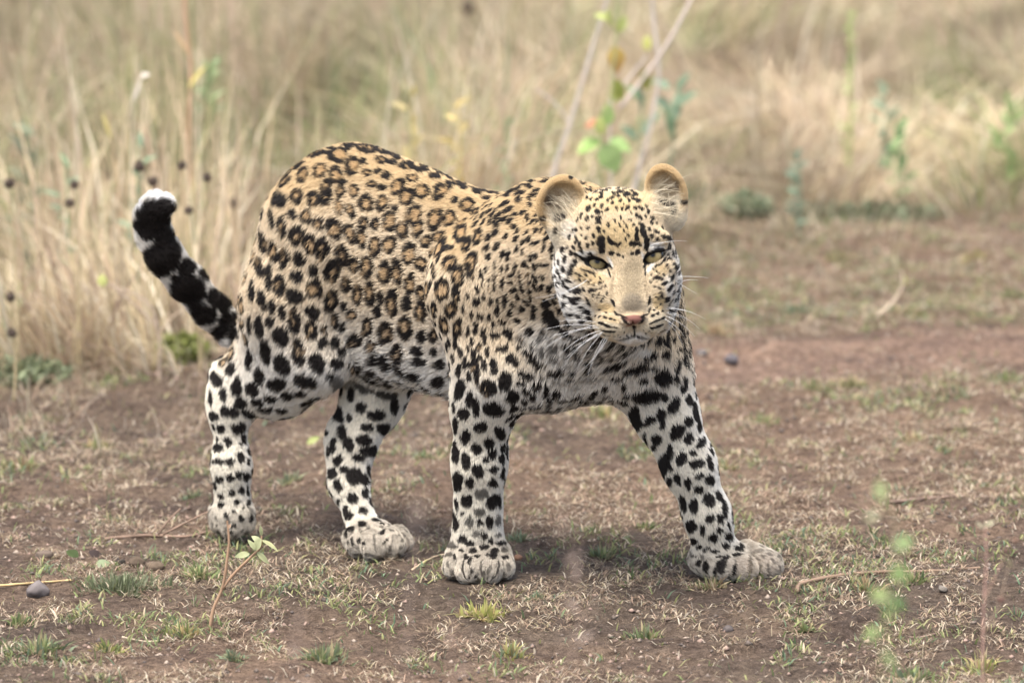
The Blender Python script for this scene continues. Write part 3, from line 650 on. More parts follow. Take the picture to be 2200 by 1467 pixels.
# far foreleg
rc(P(1350, 660, -.05), 110 * px2m, P(1395, 800, -.05), 84 * px2m, .05, 'chest', None, (.3, 0, -1))
rc(P(1393, 790, -.05), 76 * px2m, P(1430, 890, -.06), 65 * px2m, .03, 'leg')
rc(P(1430, 885, -.06), 65 * px2m, P(1480, 1000, -.07), 53 * px2m, .03, 'leg')
rc(P(1480, 995, -.07), 53 * px2m, P(1520, 1110, -.07), 46 * px2m, .03, 'leg')
rc(P(1520, 1105, -.07), 46 * px2m, P(1538, 1185, -.065), 46 * px2m, .03, 'leg')
el(Pz(1552, -.055, .033), (.054, .040, .030), None, .02, 'paw', (.8, -.3, -.4))
for (qx, qy, r) in ((1562, -.100, .0205), (1598, -.090, .0245), (1648, -.064, .0270), (1634, -.016, .022)):
    rc(Pz(qx - 30, qy + .012, .036), r, Pz(qx, qy, .0275), r, .003, 'paw')
# chest floor between the forelegs
rc(P(1330, 740, -.08), 92 * px2m, P(1190, 770, -.06), 100 * px2m, .05, 'chest', None, (-.3, 0, -1))
# tail
rc(P(705, 455, .30), 62 * px2m, P(640, 440, .39), 50 * px2m, .03, 'rump')
tp = [(640, 440, .40, 40), (585, 590, .45, 40), (540, 700, .455, 37), (500, 706, .45, 35), (455, 668, .44, 37), (405, 610, .43, 38),
      (358, 555, .42, 38), (332, 505, .42, 37), (325, 468, .415, 35), (335, 448, .41, 31), (353, 442, .40, 24)]
for a, b in zip(tp[:-1], tp[1:]):
    rc(P(*a[:3]), a[3] * px2m, P(*b[:3]), b[3] * px2m, .012, 'tail')
# neck
rc(P(1180, 560, -.06), 140 * px2m, P(1275, 560, -.19), 122 * px2m, .05, 'neck', None, (-.75, .4, -.5))
rc(P(1230, 700, -.09), 92 * px2m, P(1310, 670, -.20), 74 * px2m, .05, 'throat', None, (-.5, .3, -.8))
# head: depth d in photograph pixels towards the camera from the plane of the eyes
YH = -.335
def H(px, py, d=0.): return P(px, py, YH - d * px2m)
def hr(*r): return tuple(v * px2m for v in r)
TL = math.radians(7)                     # the head leans a little
RH = np.array([[math.cos(TL), 0, math.sin(TL)], [0, 1, 0], [-math.sin(TL), 0, math.cos(TL)]])
def hel(px, py, d, rx, ry, rd, k=.012, reg='head', sub=False, rot=RH):
    el(H(px, py, d), (rx * px2m, rd * px2m, ry * px2m), rot, k, reg, (0, 0, 0), sub)
hel(1322, 513, -78, 112, 104, 100, .03)
hel(1247, 604, -56, 48, 72, 60, .03, 'cheek'); hel(1408, 598, -60, 50, 72, 58, .03, 'cheek')
hel(1262, 664, -36, 38, 44, 46, .025, 'cheek'); hel(1408, 668, -42, 34, 46, 46, .025, 'cheek')
rc(H(1340, 520, -18), 46 * px2m, H(1346, 570, 4), 37 * px2m, .02, 'bridge')
rc(H(1346, 570, 2), 35 * px2m, H(1357, 655, 56), 35 * px2m, .012, 'bridge')
hel(1318, 645, 22, 30, 36, 34, .02, 'head'); hel(1394, 640, 22, 28, 36, 34, .02, 'head')
hel(1296, 622, 2, 42, 34, 34, .025, 'head'); hel(1405, 614, 2, 34, 34, 34, .025, 'head')
hel(1327, 692, 45, 40, 30, 40, .009, 'muzzle'); hel(1391, 686, 45, 35, 30, 40, .009, 'muzzle')
hel(1352, 686, 0, 73, 44, 55, .02, 'head')
hel(1363, 719, 38, 31, 18, 27, .010, 'chin')
hel(1360, 684, 84, 28, 14, 16, .006, 'nose')
hel(1361, 706, 92, 2.5, 18, 16, .003, 'nose', True)
hel(1337, 687, 100, 5, 4, 10, .003, 'nose', True); hel(1383, 682, 100, 5, 4, 10, .003, 'nose', True)
hel(1276, 528, -10, 36, 17, 20, .015, 'brow'); hel(1403, 515, -10, 32, 17, 20, .015, 'brow')
hel(1268, 590, -8, 34, 18, 20, .014, 'head'); hel(1417, 576, -8, 30, 18, 20, .014, 'head')
# sockets
EYES = ((1284, 566, -7, -16), (1403, 552, -7, 27))
def RE(th): a = math.radians(th); return np.array([[math.cos(a), 0, math.sin(a)], [0, 1, 0], [-math.sin(a), 0, math.cos(a)]])
def EP(e, u, v, d): a = math.radians(e[3]); return H(e[0] + u * math.cos(a) - v * math.sin(a), e[1] - u * math.sin(a) - v * math.cos(a), d)
for ex, ey, ed, ea in EYES:
    hel(ex, ey + 1, 20, 25, 12.5, 26, .003, 'eye', True, RE(ea))
for ex, ey, ed, ea in EYES:
    sg = 1 if ex > 1340 else -1
    e_ = (ex, ey, ed, ea)
    rc(EP(e_, sg * 27, 5, -2), 6 * px2m, EP(e_, sg * 3, 13.5, 8), 5.5 * px2m, .004, 'brow')
    rc(EP(e_, sg * 3, 13.5, 8), 5.5 * px2m, EP(e_, -sg * 24, 8, 7), 5.5 * px2m, .004, 'brow')
# ears: a thin cup each, hollow side to the camera
def ear(cx, cy, rx, ry, roll, yaw, d):
    a, b = math.radians(roll), math.radians(yaw)
    R1 = np.array([[math.cos(a), 0, -math.sin(a)], [0, 1, 0], [math.sin(a), 0, math.cos(a)]])
    R2 = np.array([[math.cos(b), -math.sin(b), 0], [math.sin(b), math.cos(b), 0], [0, 0, 1]])
    Rm = R1 @ R2
    hel(cx, cy, d, rx, ry, 24, .012, 'ear', False, Rm)
    hel(cx + (3 if cx < 1320 else -2), cy + 6, d + 17, rx - 6.5, ry - 7, 24, .003, 'earin', True, Rm)
ear(1205, 438, 50, 60, 14, -8, -72)
ear(1432, 414, 42, 60, -16, 10, -76)
hel(1212, 500, -66, 26, 28, 22, .015, 'earbase'); hel(1442, 468, -72, 26, 26, 22, .015, 'earbase')
hel(1242, 480, -70, 24, 30, 22, .02, 'earbase'); hel(1405, 456, -70, 24, 30, 22, .02, 'earbase')

# --- polygonise with surface nets on a rectilinear grid, fine round the head
def ax(segs):
    r = []
    for a, b, s in segs: r += list(np.arange(a, b, s))
    return np.array(r, f32)
hp = H(1320, 560)
GXs = ax([(-.66, .02, .0052), (.02, .30, .0023), (.30, .48, .0052)])
GYs = ax([(-.47, -.20, .0025), (-.20, .52, .0055)])
GZs = ax([(-.02, .34, .005), (.34, .72, .0024)])
F = np.full((len(GXs), len(GYs), len(GZs)), .3, f32)
for q in PR:
    mg = q['R'] * 1.05 + q['k'] + (.03 if not q['sub'] else .005)
    sl_ = []
    for A, c in zip((GXs, GYs, GZs), q['c']):
        sl_.append(slice(max(0, np.searchsorted(A, c - mg)), np.searchsorted(A, c + mg)))
    sx_, sy_, sz_ = sl_
    sh = F[sx_, sy_, sz_].shape
    if 0 in sh: continue
    g = np.stack(np.meshgrid(GXs[sx_], GYs[sy_], GZs[sz_], indexing='ij'), -1).reshape(-1, 3)
    F[sx_, sy_, sz_] = comb(F[sx_, sy_, sz_].ravel(), pd(q, g), q['k'], q['sub']).reshape(sh)
In = F < 0
c8 = [(a, b, c) for a in (0, 1) for b in (0, 1) for c in (0, 1)]
def sh8(A, a, b, c): return A[a:A.shape[0] - 1 + a, b:A.shape[1] - 1 + b, c:A.shape[2] - 1 + c]
cnt = sum(sh8(In, *c).astype(np.uint8) for c in c8)
act = (cnt > 0) & (cnt < 8)
ci_ = np.nonzero(act); vid = np.full(act.shape, -1, np.int32); vid[ci_] = np.arange(len(ci_[0]))
acc = np.zeros((len(ci_[0]), 3)); nn = np.zeros(len(ci_[0]))
def cpos(o): return np.stack([GXs[ci_[0] + o[0]], GYs[ci_[1] + o[1]], GZs[ci_[2] + o[2]]], 1)
def cval(o): return F[ci_[0] + o[0], ci_[1] + o[1], ci_[2] + o[2]]
for i, a in enumerate(c8):
    for b in c8[i + 1:]:
        if sum(abs(u - v) for u, v in zip(a, b)) != 1: continue
        va, vb = cval(a), cval(b); m = (va < 0) != (vb < 0)
        t = np.where(m, va / np.where(m, va - vb, 1), 0)[:, None]
        acc += np.where(m[:, None], cpos(a) * (1 - t) + cpos(b) * t, 0); nn += m
BV = (acc / nn[:, None]).astype(f32)
quads = []
for axn in range(3):
    u, v = [(1, 2), (2, 0), (0, 1)][axn]
    lo = [slice(1, -1)] * 3; lo[axn] = slice(0, -1); hi = [slice(1, -1)] * 3; hi[axn] = slice(1, None)
    A = In[tuple(lo)]; B = In[tuple(hi)]; idx = np.nonzero(A != B)
    flip = A[idx]
    base = [idx[0].copy(), idx[1].copy(), idx[2].copy()]
    base[u] += 1; base[v] += 1
    def g4(du, dv):
        b = [w_.copy() for w_ in base]; b[u] -= du; b[v] -= dv
        return vid[b[0], b[1], b[2]]
    qd = np.stack([g4(1, 1), g4(0, 1), g4(0, 0), g4(1, 0)], 1)
    qd = np.where(flip[:, None], qd, qd[:, ::-1]); quads.append(qd)
BF = np.concatenate(quads); BF = BF[(BF >= 0).all(1)]
del F, In, vid, act, cnt
for it in range(3):
    d = sdf(BV); gn = grad(BV)
    BV = (BV - gn * np.clip(d, -.003, .003)[:, None] * .9).astype(f32)
BN = grad(BV)
# drop loose crumbs: keep the largest connected piece
lab = np.arange(len(BV))
for _ in range(400):
    m = lab[BF].min(1); old = lab.copy()
    for c in range(4): np.minimum.at(lab, BF[:, c], m)
    lab = lab[lab]
    if (lab == old).all(): break
keep = np.bincount(lab).argmax(); vm = lab == keep
rm = np.cumsum(vm) - 1; BF = rm[BF[vm[BF].all(1)]]; BV = BV[vm]; BN = BN[vm]
print('leopard verts', len(BV))

# --- region fields
LEN = dict(chest=.0115, trunk=.0085, rump=.009, belly=.021, shoulder=.008, thigh=.010, leg=.0068, paw=.006, tail=.012, neck=.0085,
           throat=.017, head=.0065, cheek=.0095, bridge=.0028, muzzle=.0035, chin=.008, nose=.001, brow=.006, ear=.003, earbase=.007)
DEN = dict(chest=1, trunk=1, rump=1, belly=.9, shoulder=1.1, thigh=1, leg=1.3, paw=1.6, tail=1.3, neck=1.2, throat=1.2, head=3.6, cheek=2.2,
           bridge=4.5, muzzle=4.5, chin=2.5, nose=0, brow=3.5, ear=3.5, earbase=2.2)
NOSE = H(1358, 680, 95)
def fields(p):
    W = np.zeros(len(p)); L = np.zeros(len(p)); D = np.zeros(len(p)); Fl = np.zeros((len(p), 3)); R = {}
    away = p - NOSE; away /= np.linalg.norm(away, axis=1, keepdims=True)
    for q in PR:
        if q['sub']: continue
        dd = pd(q, p.astype(f32)); wgt = np.exp(-np.clip(np.abs(dd), 0, 1) / .007) + 1e-12
        W += wgt; L += wgt * LEN[q['reg']]; D += wgt * DEN[q['reg']]
        Fl += wgt[:, None] * (away if q['reg'] in ('head', 'cheek', 'bridge', 'muzzle', 'chin', 'nose', 'brow', 'ear', 'earbase') else q['flow'])
        R[q['reg']] = R.get(q['reg'], 0) + wgt
    for k_ in R: R[k_] = R[k_] / W
    return L / W, D / W, Fl / W[:, None], R
VL, VD, VF, VR = fields(BV)

# --- coat colours (albedo)
TAN = np.array([.50, .345, .175]); ORG = np.array([.54, .395, .22]); SAND = np.array([.68, .56, .40]); CREAM = np.array([.74, .67, .52]); WHT = np.array([.80, .765, .70])
RING = np.array([.44, .28, .13]); BLK = np.array([.014, .011, .010])
def base_col(p, nrm, R):
    z = p[:, 2]; up = nrm[:, 2]
    g = lambda *k: sum(R.get(i, 0) for i in k)
    t = sstep(.25, .44, z + .10 * up)[:, None]
    c = WHT * (1 - t) + SAND * t
    u = sstep(.20, .85, up + .5 * (z - .5))[:, None] * t
    c = c * (1 - u) + ORG * u
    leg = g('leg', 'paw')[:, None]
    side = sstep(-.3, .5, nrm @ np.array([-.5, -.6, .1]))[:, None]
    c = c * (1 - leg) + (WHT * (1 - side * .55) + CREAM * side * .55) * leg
    pw = g('paw')[:, None]; pn = (.82 + .35 * fbm(p, 130, 2, 21))[:, None]; c = c * (1 - pw) + np.array([.54, .48, .395]) * pn * pw
    tl = np.asarray(g('tail'))[:, None]; c = c * (1 - tl) + WHT * tl
    hd = g('head', 'bridge', 'brow', 'ear')[:, None]; c = c * (1 - hd) + (CREAM * .45 + TAN * .55) * hd
    ck = g('cheek', 'chin', 'throat')[:, None]; c = c * (1 - ck) + WHT * .95 * ck
    mz = g('muzzle')[:, None]; c = c * (1 - mz) + (CREAM * .8 + TAN * .2) * mz
    er = g('ear')[:, None]; c = c * (1 - er) + np.array([.47, .33, .17]) * er
    eb = g('earbase')[:, None]; c = c * (1 - eb) + CREAM * .95 * eb
    return c
VB = base_col(BV, BN, VR)

# --- markings: read off the photograph in pixels, laid on the skin in three dimensions
def trace(px, py):
    px = np.asarray(px, float); d = raydir(px, py); d = d / np.linalg.norm(d, axis=1, keepdims=True)
    t = (-.52 - CAM[1]) / d[:, 1]
    for _ in range(70):
        t = t + np.clip(sdf(CAM + d * t[:, None]), -.01, .05) * .7
    q = CAM + d * t[:, None]
    return q, np.abs(sdf(q)) < .004
SPOTS = []      # c, n, Ui, Vi (dual basis), inner ratio, strength, colour, reach, is patch
def put(lst, ox, oy, sc, kind='spot', colr=None, grow=1.):
    A = np.array([e[:5] for e in lst], float)
    px = ox + A[:, 0] * sc; py = oy + A[:, 1] * sc
    C, hit = trace(px, py)
    for ox_, oy_ in ((0, 8), (0, 16), (8, 0), (-8, 0), (6, 24), (-6, 24), (16, 0), (-16, 0)):
        if hit.all(): break
        m_ = ~hit; C2, h2 = trace(px[m_] + ox_, py[m_] + oy_); C[m_] = np.where(h2[:, None], C2, C[m_]); hit[m_] = h2
    N = grad(C)
    for i, e in enumerate(lst):
        if not hit[i]: continue
        a, b, an = e[2] * sc * grow, e[3] * sc * grow, math.radians(e[4]); n = N[i]; view = C[i] - CAM; dist = np.linalg.norm(view); view /= dist
        m = dist / FP
        ex = np.array([1, 0, 0.]); ey = -UPV
        U = ex * math.cos(an) + ey * math.sin(an); V = -ex * math.sin(an) + ey * math.cos(an)
        out = []
        for T_, s_ in ((U, a), (V, b)):
            den = n @ view; den = min(den, -.25)
            v = T_ * s_ * m; wv = -(n @ v) / den; wv = np.clip(wv, -1.6 * s_ * m, 1.6 * s_ * m)
            out.append(v + view * wv)
        SPOTS.append((C[i], n, out[0], out[1], e[5] if len(e) > 5 else 0., kind, colr, e[6] if len(e) > 6 else 1.))
# face
put([(860,920,100,200,0,0,.6),(860,900,60,150,0,0,.5)], 1100, 330, .3, 'patch', (.33, .265, .17))
put([(862,1070,85,80,0,0,.85)], 1100, 330, .3, 'patch', (.27, .225, .165))
put([(722,960,16,110,4,0,.35),(955,960,16,110,-6,0,.35)], 1100, 330, .3, 'patch', (.20, .14, .08))
put([(760,600,200,130,0,0,.6),(640,350,200,90,0,0,.5),(860,330,160,90,0,0,.5)], 1100, 330, .3, 'patch', (.60, .45, .22))
put([(540,725,85,26,-5,0,1),(712,790,14,50,-20,0,.9),(640,865,75,18,18,0,.7),(1010,672,85,24,5,0,1),(985,830,50,18,-50,0,.8),(932,760,10,50,5,0,.8),
     (800,1320,75,45,0,0,.8),(930,1300,60,45,0,0,.8),(870,1385,150,40,0,0,1),(420,560,60,80,0,0,.5),(1140,600,60,60,0,0,.7),(500,1110,120,70,20,0,.8),(340,900,30,110,0,0,.35),(1120,980,40,100,0,0,.7)], 1100, 330, .3, 'patch', (.76, .73, .67))
put([(690,1110,70,40,10,0,.8),(1040,1070,50,70,0,0,.8),(560,880,150,80,10,0,.7),(1060,850,60,50,0,0,.5),(700,1180,90,30,10,0,.5)], 1100, 330, .3, 'patch', (.58, .43, .22))
put([(555,405,24,14,-60),(600,385,15,10,-60),(648,390,15,10,-60),(585,465,14,10,-50),(545,480,22,13,-65),(625,492,28,20,80),(630,560,20,15,80),(695,525,16,13,80),
     (685,420,15,12,-60),(650,435,12,9,0),(668,572,11,9,90),(595,605,20,13,80),(545,620,15,11,-60),(552,670,14,12,0),(505,600,9,8,0),(508,548,10,8,0),(552,552,15,9,-30),
     (590,655,16,9,80),(645,665,60,24,82),(708,633,30,17,60),(740,655,15,10,60),(770,662,20,10,-60),(725,725,18,15,0),(766,736,13,12,0),(795,748,11,8,-60),
     (860,725,13,12,0),(897,720,20,13,-60),(865,655,30,17,15),(908,660,17,12,60),(895,565,24,11,85),(890,612,24,14,80),(950,625,80,20,78),(905,465,28,13,40),(925,525,26,15,40),
     (980,555,18,11,50),(1030,572,22,15,35),(995,605,15,11,20),(1030,627,15,10,10),(755,410,13,9,60),(792,410,13,8,90),(830,405,22,15,-60),(780,350,15,10,-60),(720,330,20,11,-30),
     (650,315,22,15,-40),(690,350,13,9,90),(775,285,24,13,-10),(825,307,26,17,10),(842,350,15,10,60),(885,310,22,12,-30),(900,350,32,12,20),(620,255,24,13,-20),(590,292,22,10,-30),
     (540,330,14,10,-50),(570,342,14,9,-30),(690,262,20,12,0),(745,250,18,11,10),(805,240,20,11,10),(865,262,24,11,25),(735,300,16,9,30),(740,495,11,6,70),(772,522,20,7,60),
     (800,500,13,6,40),(822,532,16,7,60),(845,490,13,7,30),(780,470,14,6,80),(832,590,16,8,50),(800,562,14,6,70),(815,620,14,6,80),(870,525,12,7,40),(925,415,24,11,35),
     (955,468,12,7,40),(1000,480,16,9,40),(960,395,12,8,40),(740,560,10,6,70),(850,440,10,7,30),(800,375,9,6,60),(470,560,10,9,0),(465,610,9,10,0)], 1100, 330, .3, grow=1.22)
put([(375,710,26,14,-75),(400,768,24,14,-80),(350,795,20,12,75),(440,725,17,10,90),(468,795,30,13,-75),(442,828,20,11,90),(435,867,28,18,-75),(388,845,24,15,90),(347,860,20,13,75),
     (322,775,55,8,85),(430,920,28,12,25),(395,942,26,14,70),(485,992,24,16,15),(505,910,15,9,60),(545,880,12,7,60),(558,857,48,7,18),(570,930,15,8,-60),(600,948,12,8,-50),
     (530,985,15,9,50),(580,987,17,12,-30),(640,940,15,8,-60),(602,1022,14,9,90),(635,1028,19,8,-60),(665,1047,18,7,-55),(620,985,12,7,-60),(652,975,13,6,-60),(680,960,11,6,-60),
     (460,1060,36,15,25),(495,1042,24,11,10),(560,1137,24,18,30),(395,1095,17,20,0),(435,1152,22,11,-10),(520,1102,18,9,10),(562,1065,32,8,55),(500,880,10,7,60),(540,920,11,7,70),
     (605,890,10,5,50),(640,905,9,5,50),(660,930,8,5,-60),(300,930,12,16,0),(330,1010,10,14,0),(690,1010,12,5,-60),(475,870,9,7,0)], 1100, 330, .3, grow=1.28)
put([(645,1120,9,9,0),(682,1138,8,8,0),(610,1163,8,10,0),(638,1168,11,10,0),(678,1172,17,12,10),(712,1183,15,9,20),(740,1192,11,6,15),(650,1216,44,10,15),(700,1236,32,10,10),
     (750,1241,18,6,5),(680,1268,52,9,8),(738,1271,15,6,0),(680,1300,34,5,8),(792,1246,5,5,0),(803,1272,5,5,0),(765,1290,5,4,0),(780,1305,6,5,0),(822,1290,5,4,0),(745,1303,5,5,0),
     (1048,1083,9,9,0),(1028,1107,8,8,0),(1010,1125,8,8,0),(1002,1160,20,9,-30),(1035,1143,16,11,-30),(1067,1128,14,9,-30),(1025,1200,52,9,-22),(1075,1176,28,10,-25),
     (1045,1236,54,9,-15),(1000,1247,16,6,-10),(1060,1266,34,5,-15),(940,1257,5,4,0),(956,1277,6,4,0),(977,1265,5,4,0),(980,1237,7,5,-10),
     (733,1075,30,11,70),(750,1147,26,10,55),(975,1055,30,11,-85),(978,1122,24,8,-78),(700,852,55,7,74),(700,815,14,22,-35),(948,850,50,5,85),(948,800,8,22,5)], 1100, 330, .3)
put([(1140,730,28,12,75),(1157,690,18,10,80),(1160,830,24,13,80),(1135,905,26,13,-75),(1120,970,26,11,-45),(1085,940,20,10,-20),(1040,905,28,14,15),(1010,905,12,9,0),(1100,820,15,8,60),
     (1120,855,13,8,60),(1040,868,14,7,20),(1060,803,66,6,-33),(1010,965,11,7,30),(1038,977,12,8,40),(1052,1010,13,8,70),(1068,950,12,8,40),(1030,1040,15,6,40),(1058,1032,12,7,40),
     (1097,1048,22,20,0),(1110,620,30,13,10),(1167,650,26,10,70),(1177,745,24,8,80),(1125,1130,20,12,30),(1120,1210,20,15,10),(1045,1312,26,30,0),(1142,1302,20,24,0),(985,930,12,6,40),
     (1020,850,10,6,30),(990,880,9,5,30),(1075,880,12,8,60),(1110,890,10,7,60),(1085,770,20,6,-40),(1180,1390,16,14,0)], 1100, 330, .3, grow=1.22)
# black collar under the cheek
put([(258,1070,38,46,60),(280,1150,50,52,40),(320,1195,60,40,35),(405,1245,78,26,32),(520,1290,60,22,12),(225,960,18,24,0),(232,885,20,20,0),(245,790,12,50,-85),
     (190,725,16,22,0),(180,805,16,26,0),(145,920,12,20,0),(150,1030,14,30,0),(185,640,14,40,80,.0),(125,560,40,14,-45),(195,545,30,16,-45),(150,360,18,32,0),(70,325,32,26,-20),
     (145,235,24,26,10),(70,245,26,22,-30),(20,240,30,20,-20),(130,460,16,34,0),(45,430,26,16,0),(100,175,30,14,-10),(430,175,20,20,0),
     (500,190,20,12,10),(45,610,26,18,-40),(30,520,26,20,-40),(90,700,16,24,-20)], 1100, 330, .3)
# ears: shade of the hollows painted dark, plus black marks at the base
put([(300,300,85,85,20,0,.9),(1130,270,70,90,-10,0,.8)], 1100, 330, .3, 'patch', (.42, .33, .22))
put([(260,345,50,45,20,0,.8),(330,390,40,20,20,0,.6),(1190,230,20,50,-10,0,.6),(1060,290,20,40,20,0,.5)], 1100, 330, .3, 'patch', (.075, .05, .04))
put([(350,470,62,34,-25,0,1),(325,560,20,38,0,0,1),(225,470,28,22,40,0,.95),(1100,370,84,30,15,0,1),(1150,415,34,34,0,0,.9),(1225,355,30,22,-10,0,.95)], 1100, 330, .3, 'patch', (.03, .022, .018))
# nose
put([(868,1172,100,20,-2,0,1),(870,1190,80,22,0,0,1),(874,1212,44,18,0,0,1)], 1100, 330, .3, 'patch', (.25, .115, .09))
put([(790,1162,40,8,22,0,1),(950,1156,40,8,-22,0,1),(808,1200,54,13,50,0,1),(934,1196,54,13,-53,0,1),(873,1235,20,18,0,0,1),(876,1275,10,34,0,0,1),(872,1190,3,26,0,0,.7),
     (845,1302,44,9,-22,0,1),(905,1302,36,9,22,0,1),(790,1322,50,7,-10,0,.8),(960,1315,50,7,8,0,.7)], 1100, 330, .3, 'patch', (.02, .014, .013))
# flank: rosettes (last number: how much of it is open) and solid blotches
r = .58
put([(360,85,48,15,-25),(455,68,38,12,-8),(540,62,48,13,0),(630,66,52,18,0),(750,60,42,13,5),(862,76,38,13,25),(250,165,36,12,-45),(205,215,24,12,-45),
 (450,125,50,33,-12,r),(560,130,54,42,10,r),(720,105,58,34,10,r),(840,112,62,28,20,.4),(642,192,38,52,10,r),(345,150,52,24,-25,.5),(470,212,36,44,30,r),(555,235,36,46,0,r),(385,228,32,42,20,.5),
 (290,265,38,30,-40,.3),(697,172,18,18,0),(795,165,38,20,15,.3),(852,172,30,18,20),(930,195,46,26,10,.4),(985,215,32,20,20),(1020,160,40,14,15),(1110,220,40,16,15),(1195,268,46,24,8,r),(1290,265,40,18,15),
 (1070,250,34,20,10,.5),(1380,300,40,16,10),(1350,362,26,16,0),(820,242,28,20,0),(745,285,26,22,0,.3),(795,300,26,18,0),(720,225,24,22,-20,.4),(768,222,22,14,-20),(590,275,22,18,0),(650,320,26,40,0,r),
 (505,300,30,46,20,.4),(545,345,..., 0, 0) if False else (500,340,34,50,10,.4),(350,340,32,44,0,.35),(437,355,34,44,0,.35),(272,360,32,42,10),(235,350,18,40,10),(580,320,24,36,0,.4),
 (716,382,40,50,0,r),(800,385,30,46,10,r),(868,410,22,20,0),(880,300,34,50,40,r),(930,350,42,48,35,r),(1010,325,40,40,10,.5),(1110,330,54,30,-40,.5),(1090,300,30,14,-30),(965,445,42,60,20,r),
 (1075,470,40,62,15,r),(1155,468,34,46,10,r),(1210,535,42,50,25,r),(1250,400,40,44,20,.5),(1300,550,26,48,15,.4),(1180,370,26,20,-30),
 (172,425,18,40,0),(215,450,16,50,-10),(325,430,26,26,0),(400,445,32,40,0,.4),(460,480,30,36,0,.4),(270,500,26,60,0,.25),(135,520,12,40,0),(345,540,44,52,0,.3),(545,510,42,60,-25,.45),
 (570,400,24,46,-10,.5),(635,420,24,44,-10,.5),(700,490,26,36,-10,.3),(760,495,24,38,0,.3),(840,480,36,56,0,r),(905,530,32,52,0,.5),(985,520,26,50,10,.5),(630,545,30,58,-20,r),(690,570,26,58,-8,.5),
 (170,575,24,60,-8,.1),(415,585,36,60,-10,.45),(480,590,34,36,0,.3),(470,640,26,30,0,.2),(510,615,20,26,0),(225,625,28,64,-10,.4),(762,612,34,60,5,r),(838,600,36,46,0,r),(940,645,38,60,10,r),
 (1028,585,28,36,10,.35),(1104,605,44,58,20,r),(1005,705,36,42,0,r),(1065,730,18,36,0,.3),(1145,690,42,40,-30,.5),(1240,590,24,44,20,.3),(1262,680,32,60,15,r),(1190,755,36,60,5,r),
 (280,665,28,62,0,.2),(150,700,24,60,-8,.1),(360,665,32,42,-20),(590,655,36,66,-20,.35),(650,705,26,46,0,.4),(715,720,36,58,0,r),(345,755,38,34,0),(435,725,30,36,0),(535,730,48,58,0,.35),
 (810,745,34,66,0,r),(875,740,28,74,-8,.5),(200,760,20,70,0),(255,805,34,58,-5,.25),(435,820,46,50,0,r),(945,805,30,60,0,.5),(1025,825,34,50,5,r),(1100,825,38,62,5,r),
 (608,810,28,44,0,.3),(670,860,26,60,0,.5),(735,855,30,68,0,.45),(110,830,16,60,0),(162,875,26,60,-8),(335,860,48,40,25),(525,885,44,62,10,.4),(852,905,34,74,0,.45),(788,885,18,40,0),(925,905,28,38,0),
 (1000,945,34,64,0,.45),(1060,930,18,44,0,.3),(775,950,28,36,0),(215,915,20,36,0),(268,940,22,44,0),(595,920,20,28,0),(425,940,40,36,10),(330,995,30,64,0,.2),(640,965,28,34,0,.5),(205,990,22,30,0),
 (145,1020,26,62,0),(545,990,24,44,0,.3),(415,1030,36,56,0,.35),(485,1030,18,26,0,.2),(590,1020,24,26,0),(815,1060,42,60,0,.45),(918,1035,40,62,0,.45),(720,1030,30,56,0,.4),
 (255,1070,42,52,-10),(1005,1080,28,36,0),(1070,1070,22,40,0,.3),(660,1100,42,40,-15,.3),(475,1100,30,34,0),(540,1100,28,30,0),(95,1010,14,50,0),(35,1050,40,34,0),
 (178,1150,30,68,-8),(350,1150,34,80,-10,.2),(885,1165,32,56,-15,.3),(980,1155,36,24,15),(1070,1160,26,22,0),(995,1210,36,26,0),(1100,1225,34,26,10),(575,1140,30,30,0),
 (265,1218,44,60,-25),(450,1212,44,58,-20),(95,1180,20,60,0),(550,1210,34,36,0),(830,1210,30,40,-20),(770,1195,28,28,0),(150,1275,30,42,-20),(245,1320,50,34,-5),(395,1308,64,36,22),(105,1350,36,42,0),
 (300,1385,36,24,0),(205,1395,34,22,10),(30,1330,24,60,0),(45,1420,40,30,30),(140,1420,30,24,0),(520,1275,24,20,0),
 (1100,1310,40,34,20),(1190,1350,22,60,10),(1430,1310,34,52,0),(1345,1345,40,44,0,.3),(1250,1400,22,44,0),(1280,1240,20,60,0,.3),(1180,860,26,40,0,.3),(1150,930,34,44,20,.45),(1110,1010,26,50,-10,.4),(1185,1030,26,56,10,.4),
 (1440,1050,30,22,0),(1370,1230,20,44,0),(1440,890,14,36,0)], 500, 280, .409, grow=1.04)
sp_ = [(600,385),(640,337),(690,309),(740,301),(800,303),(860,321),(910,346),(960,369),(1010,386),(1060,396),(1100,397),(1140,380)]
lst_ = []
for r_, (off, st_) in enumerate(((9, 27), (24, 33))):
    d_ = 0.
    for (x0_, y0_), (x1_, y1_) in zip(sp_[:-1], sp_[1:]):
        L__ = math.hypot(x1_ - x0_, y1_ - y0_)
        while d_ < L__:
            t__ = d_ / L__; an_ = math.degrees(math.atan2(y1_ - y0_, x1_ - x0_))
            lst_.append((x0_ + (x1_ - x0_) * t__, y0_ + (y1_ - y0_) * t__ + off + rng.uniform(-3, 3), rng.uniform(9, 15), rng.uniform(4.5, 7), an_ + rng.uniform(-20, 20))); d_ += st_ * rng.uniform(.8, 1.25)
        d_ -= L__
put(lst_, 0, 0, 1.)
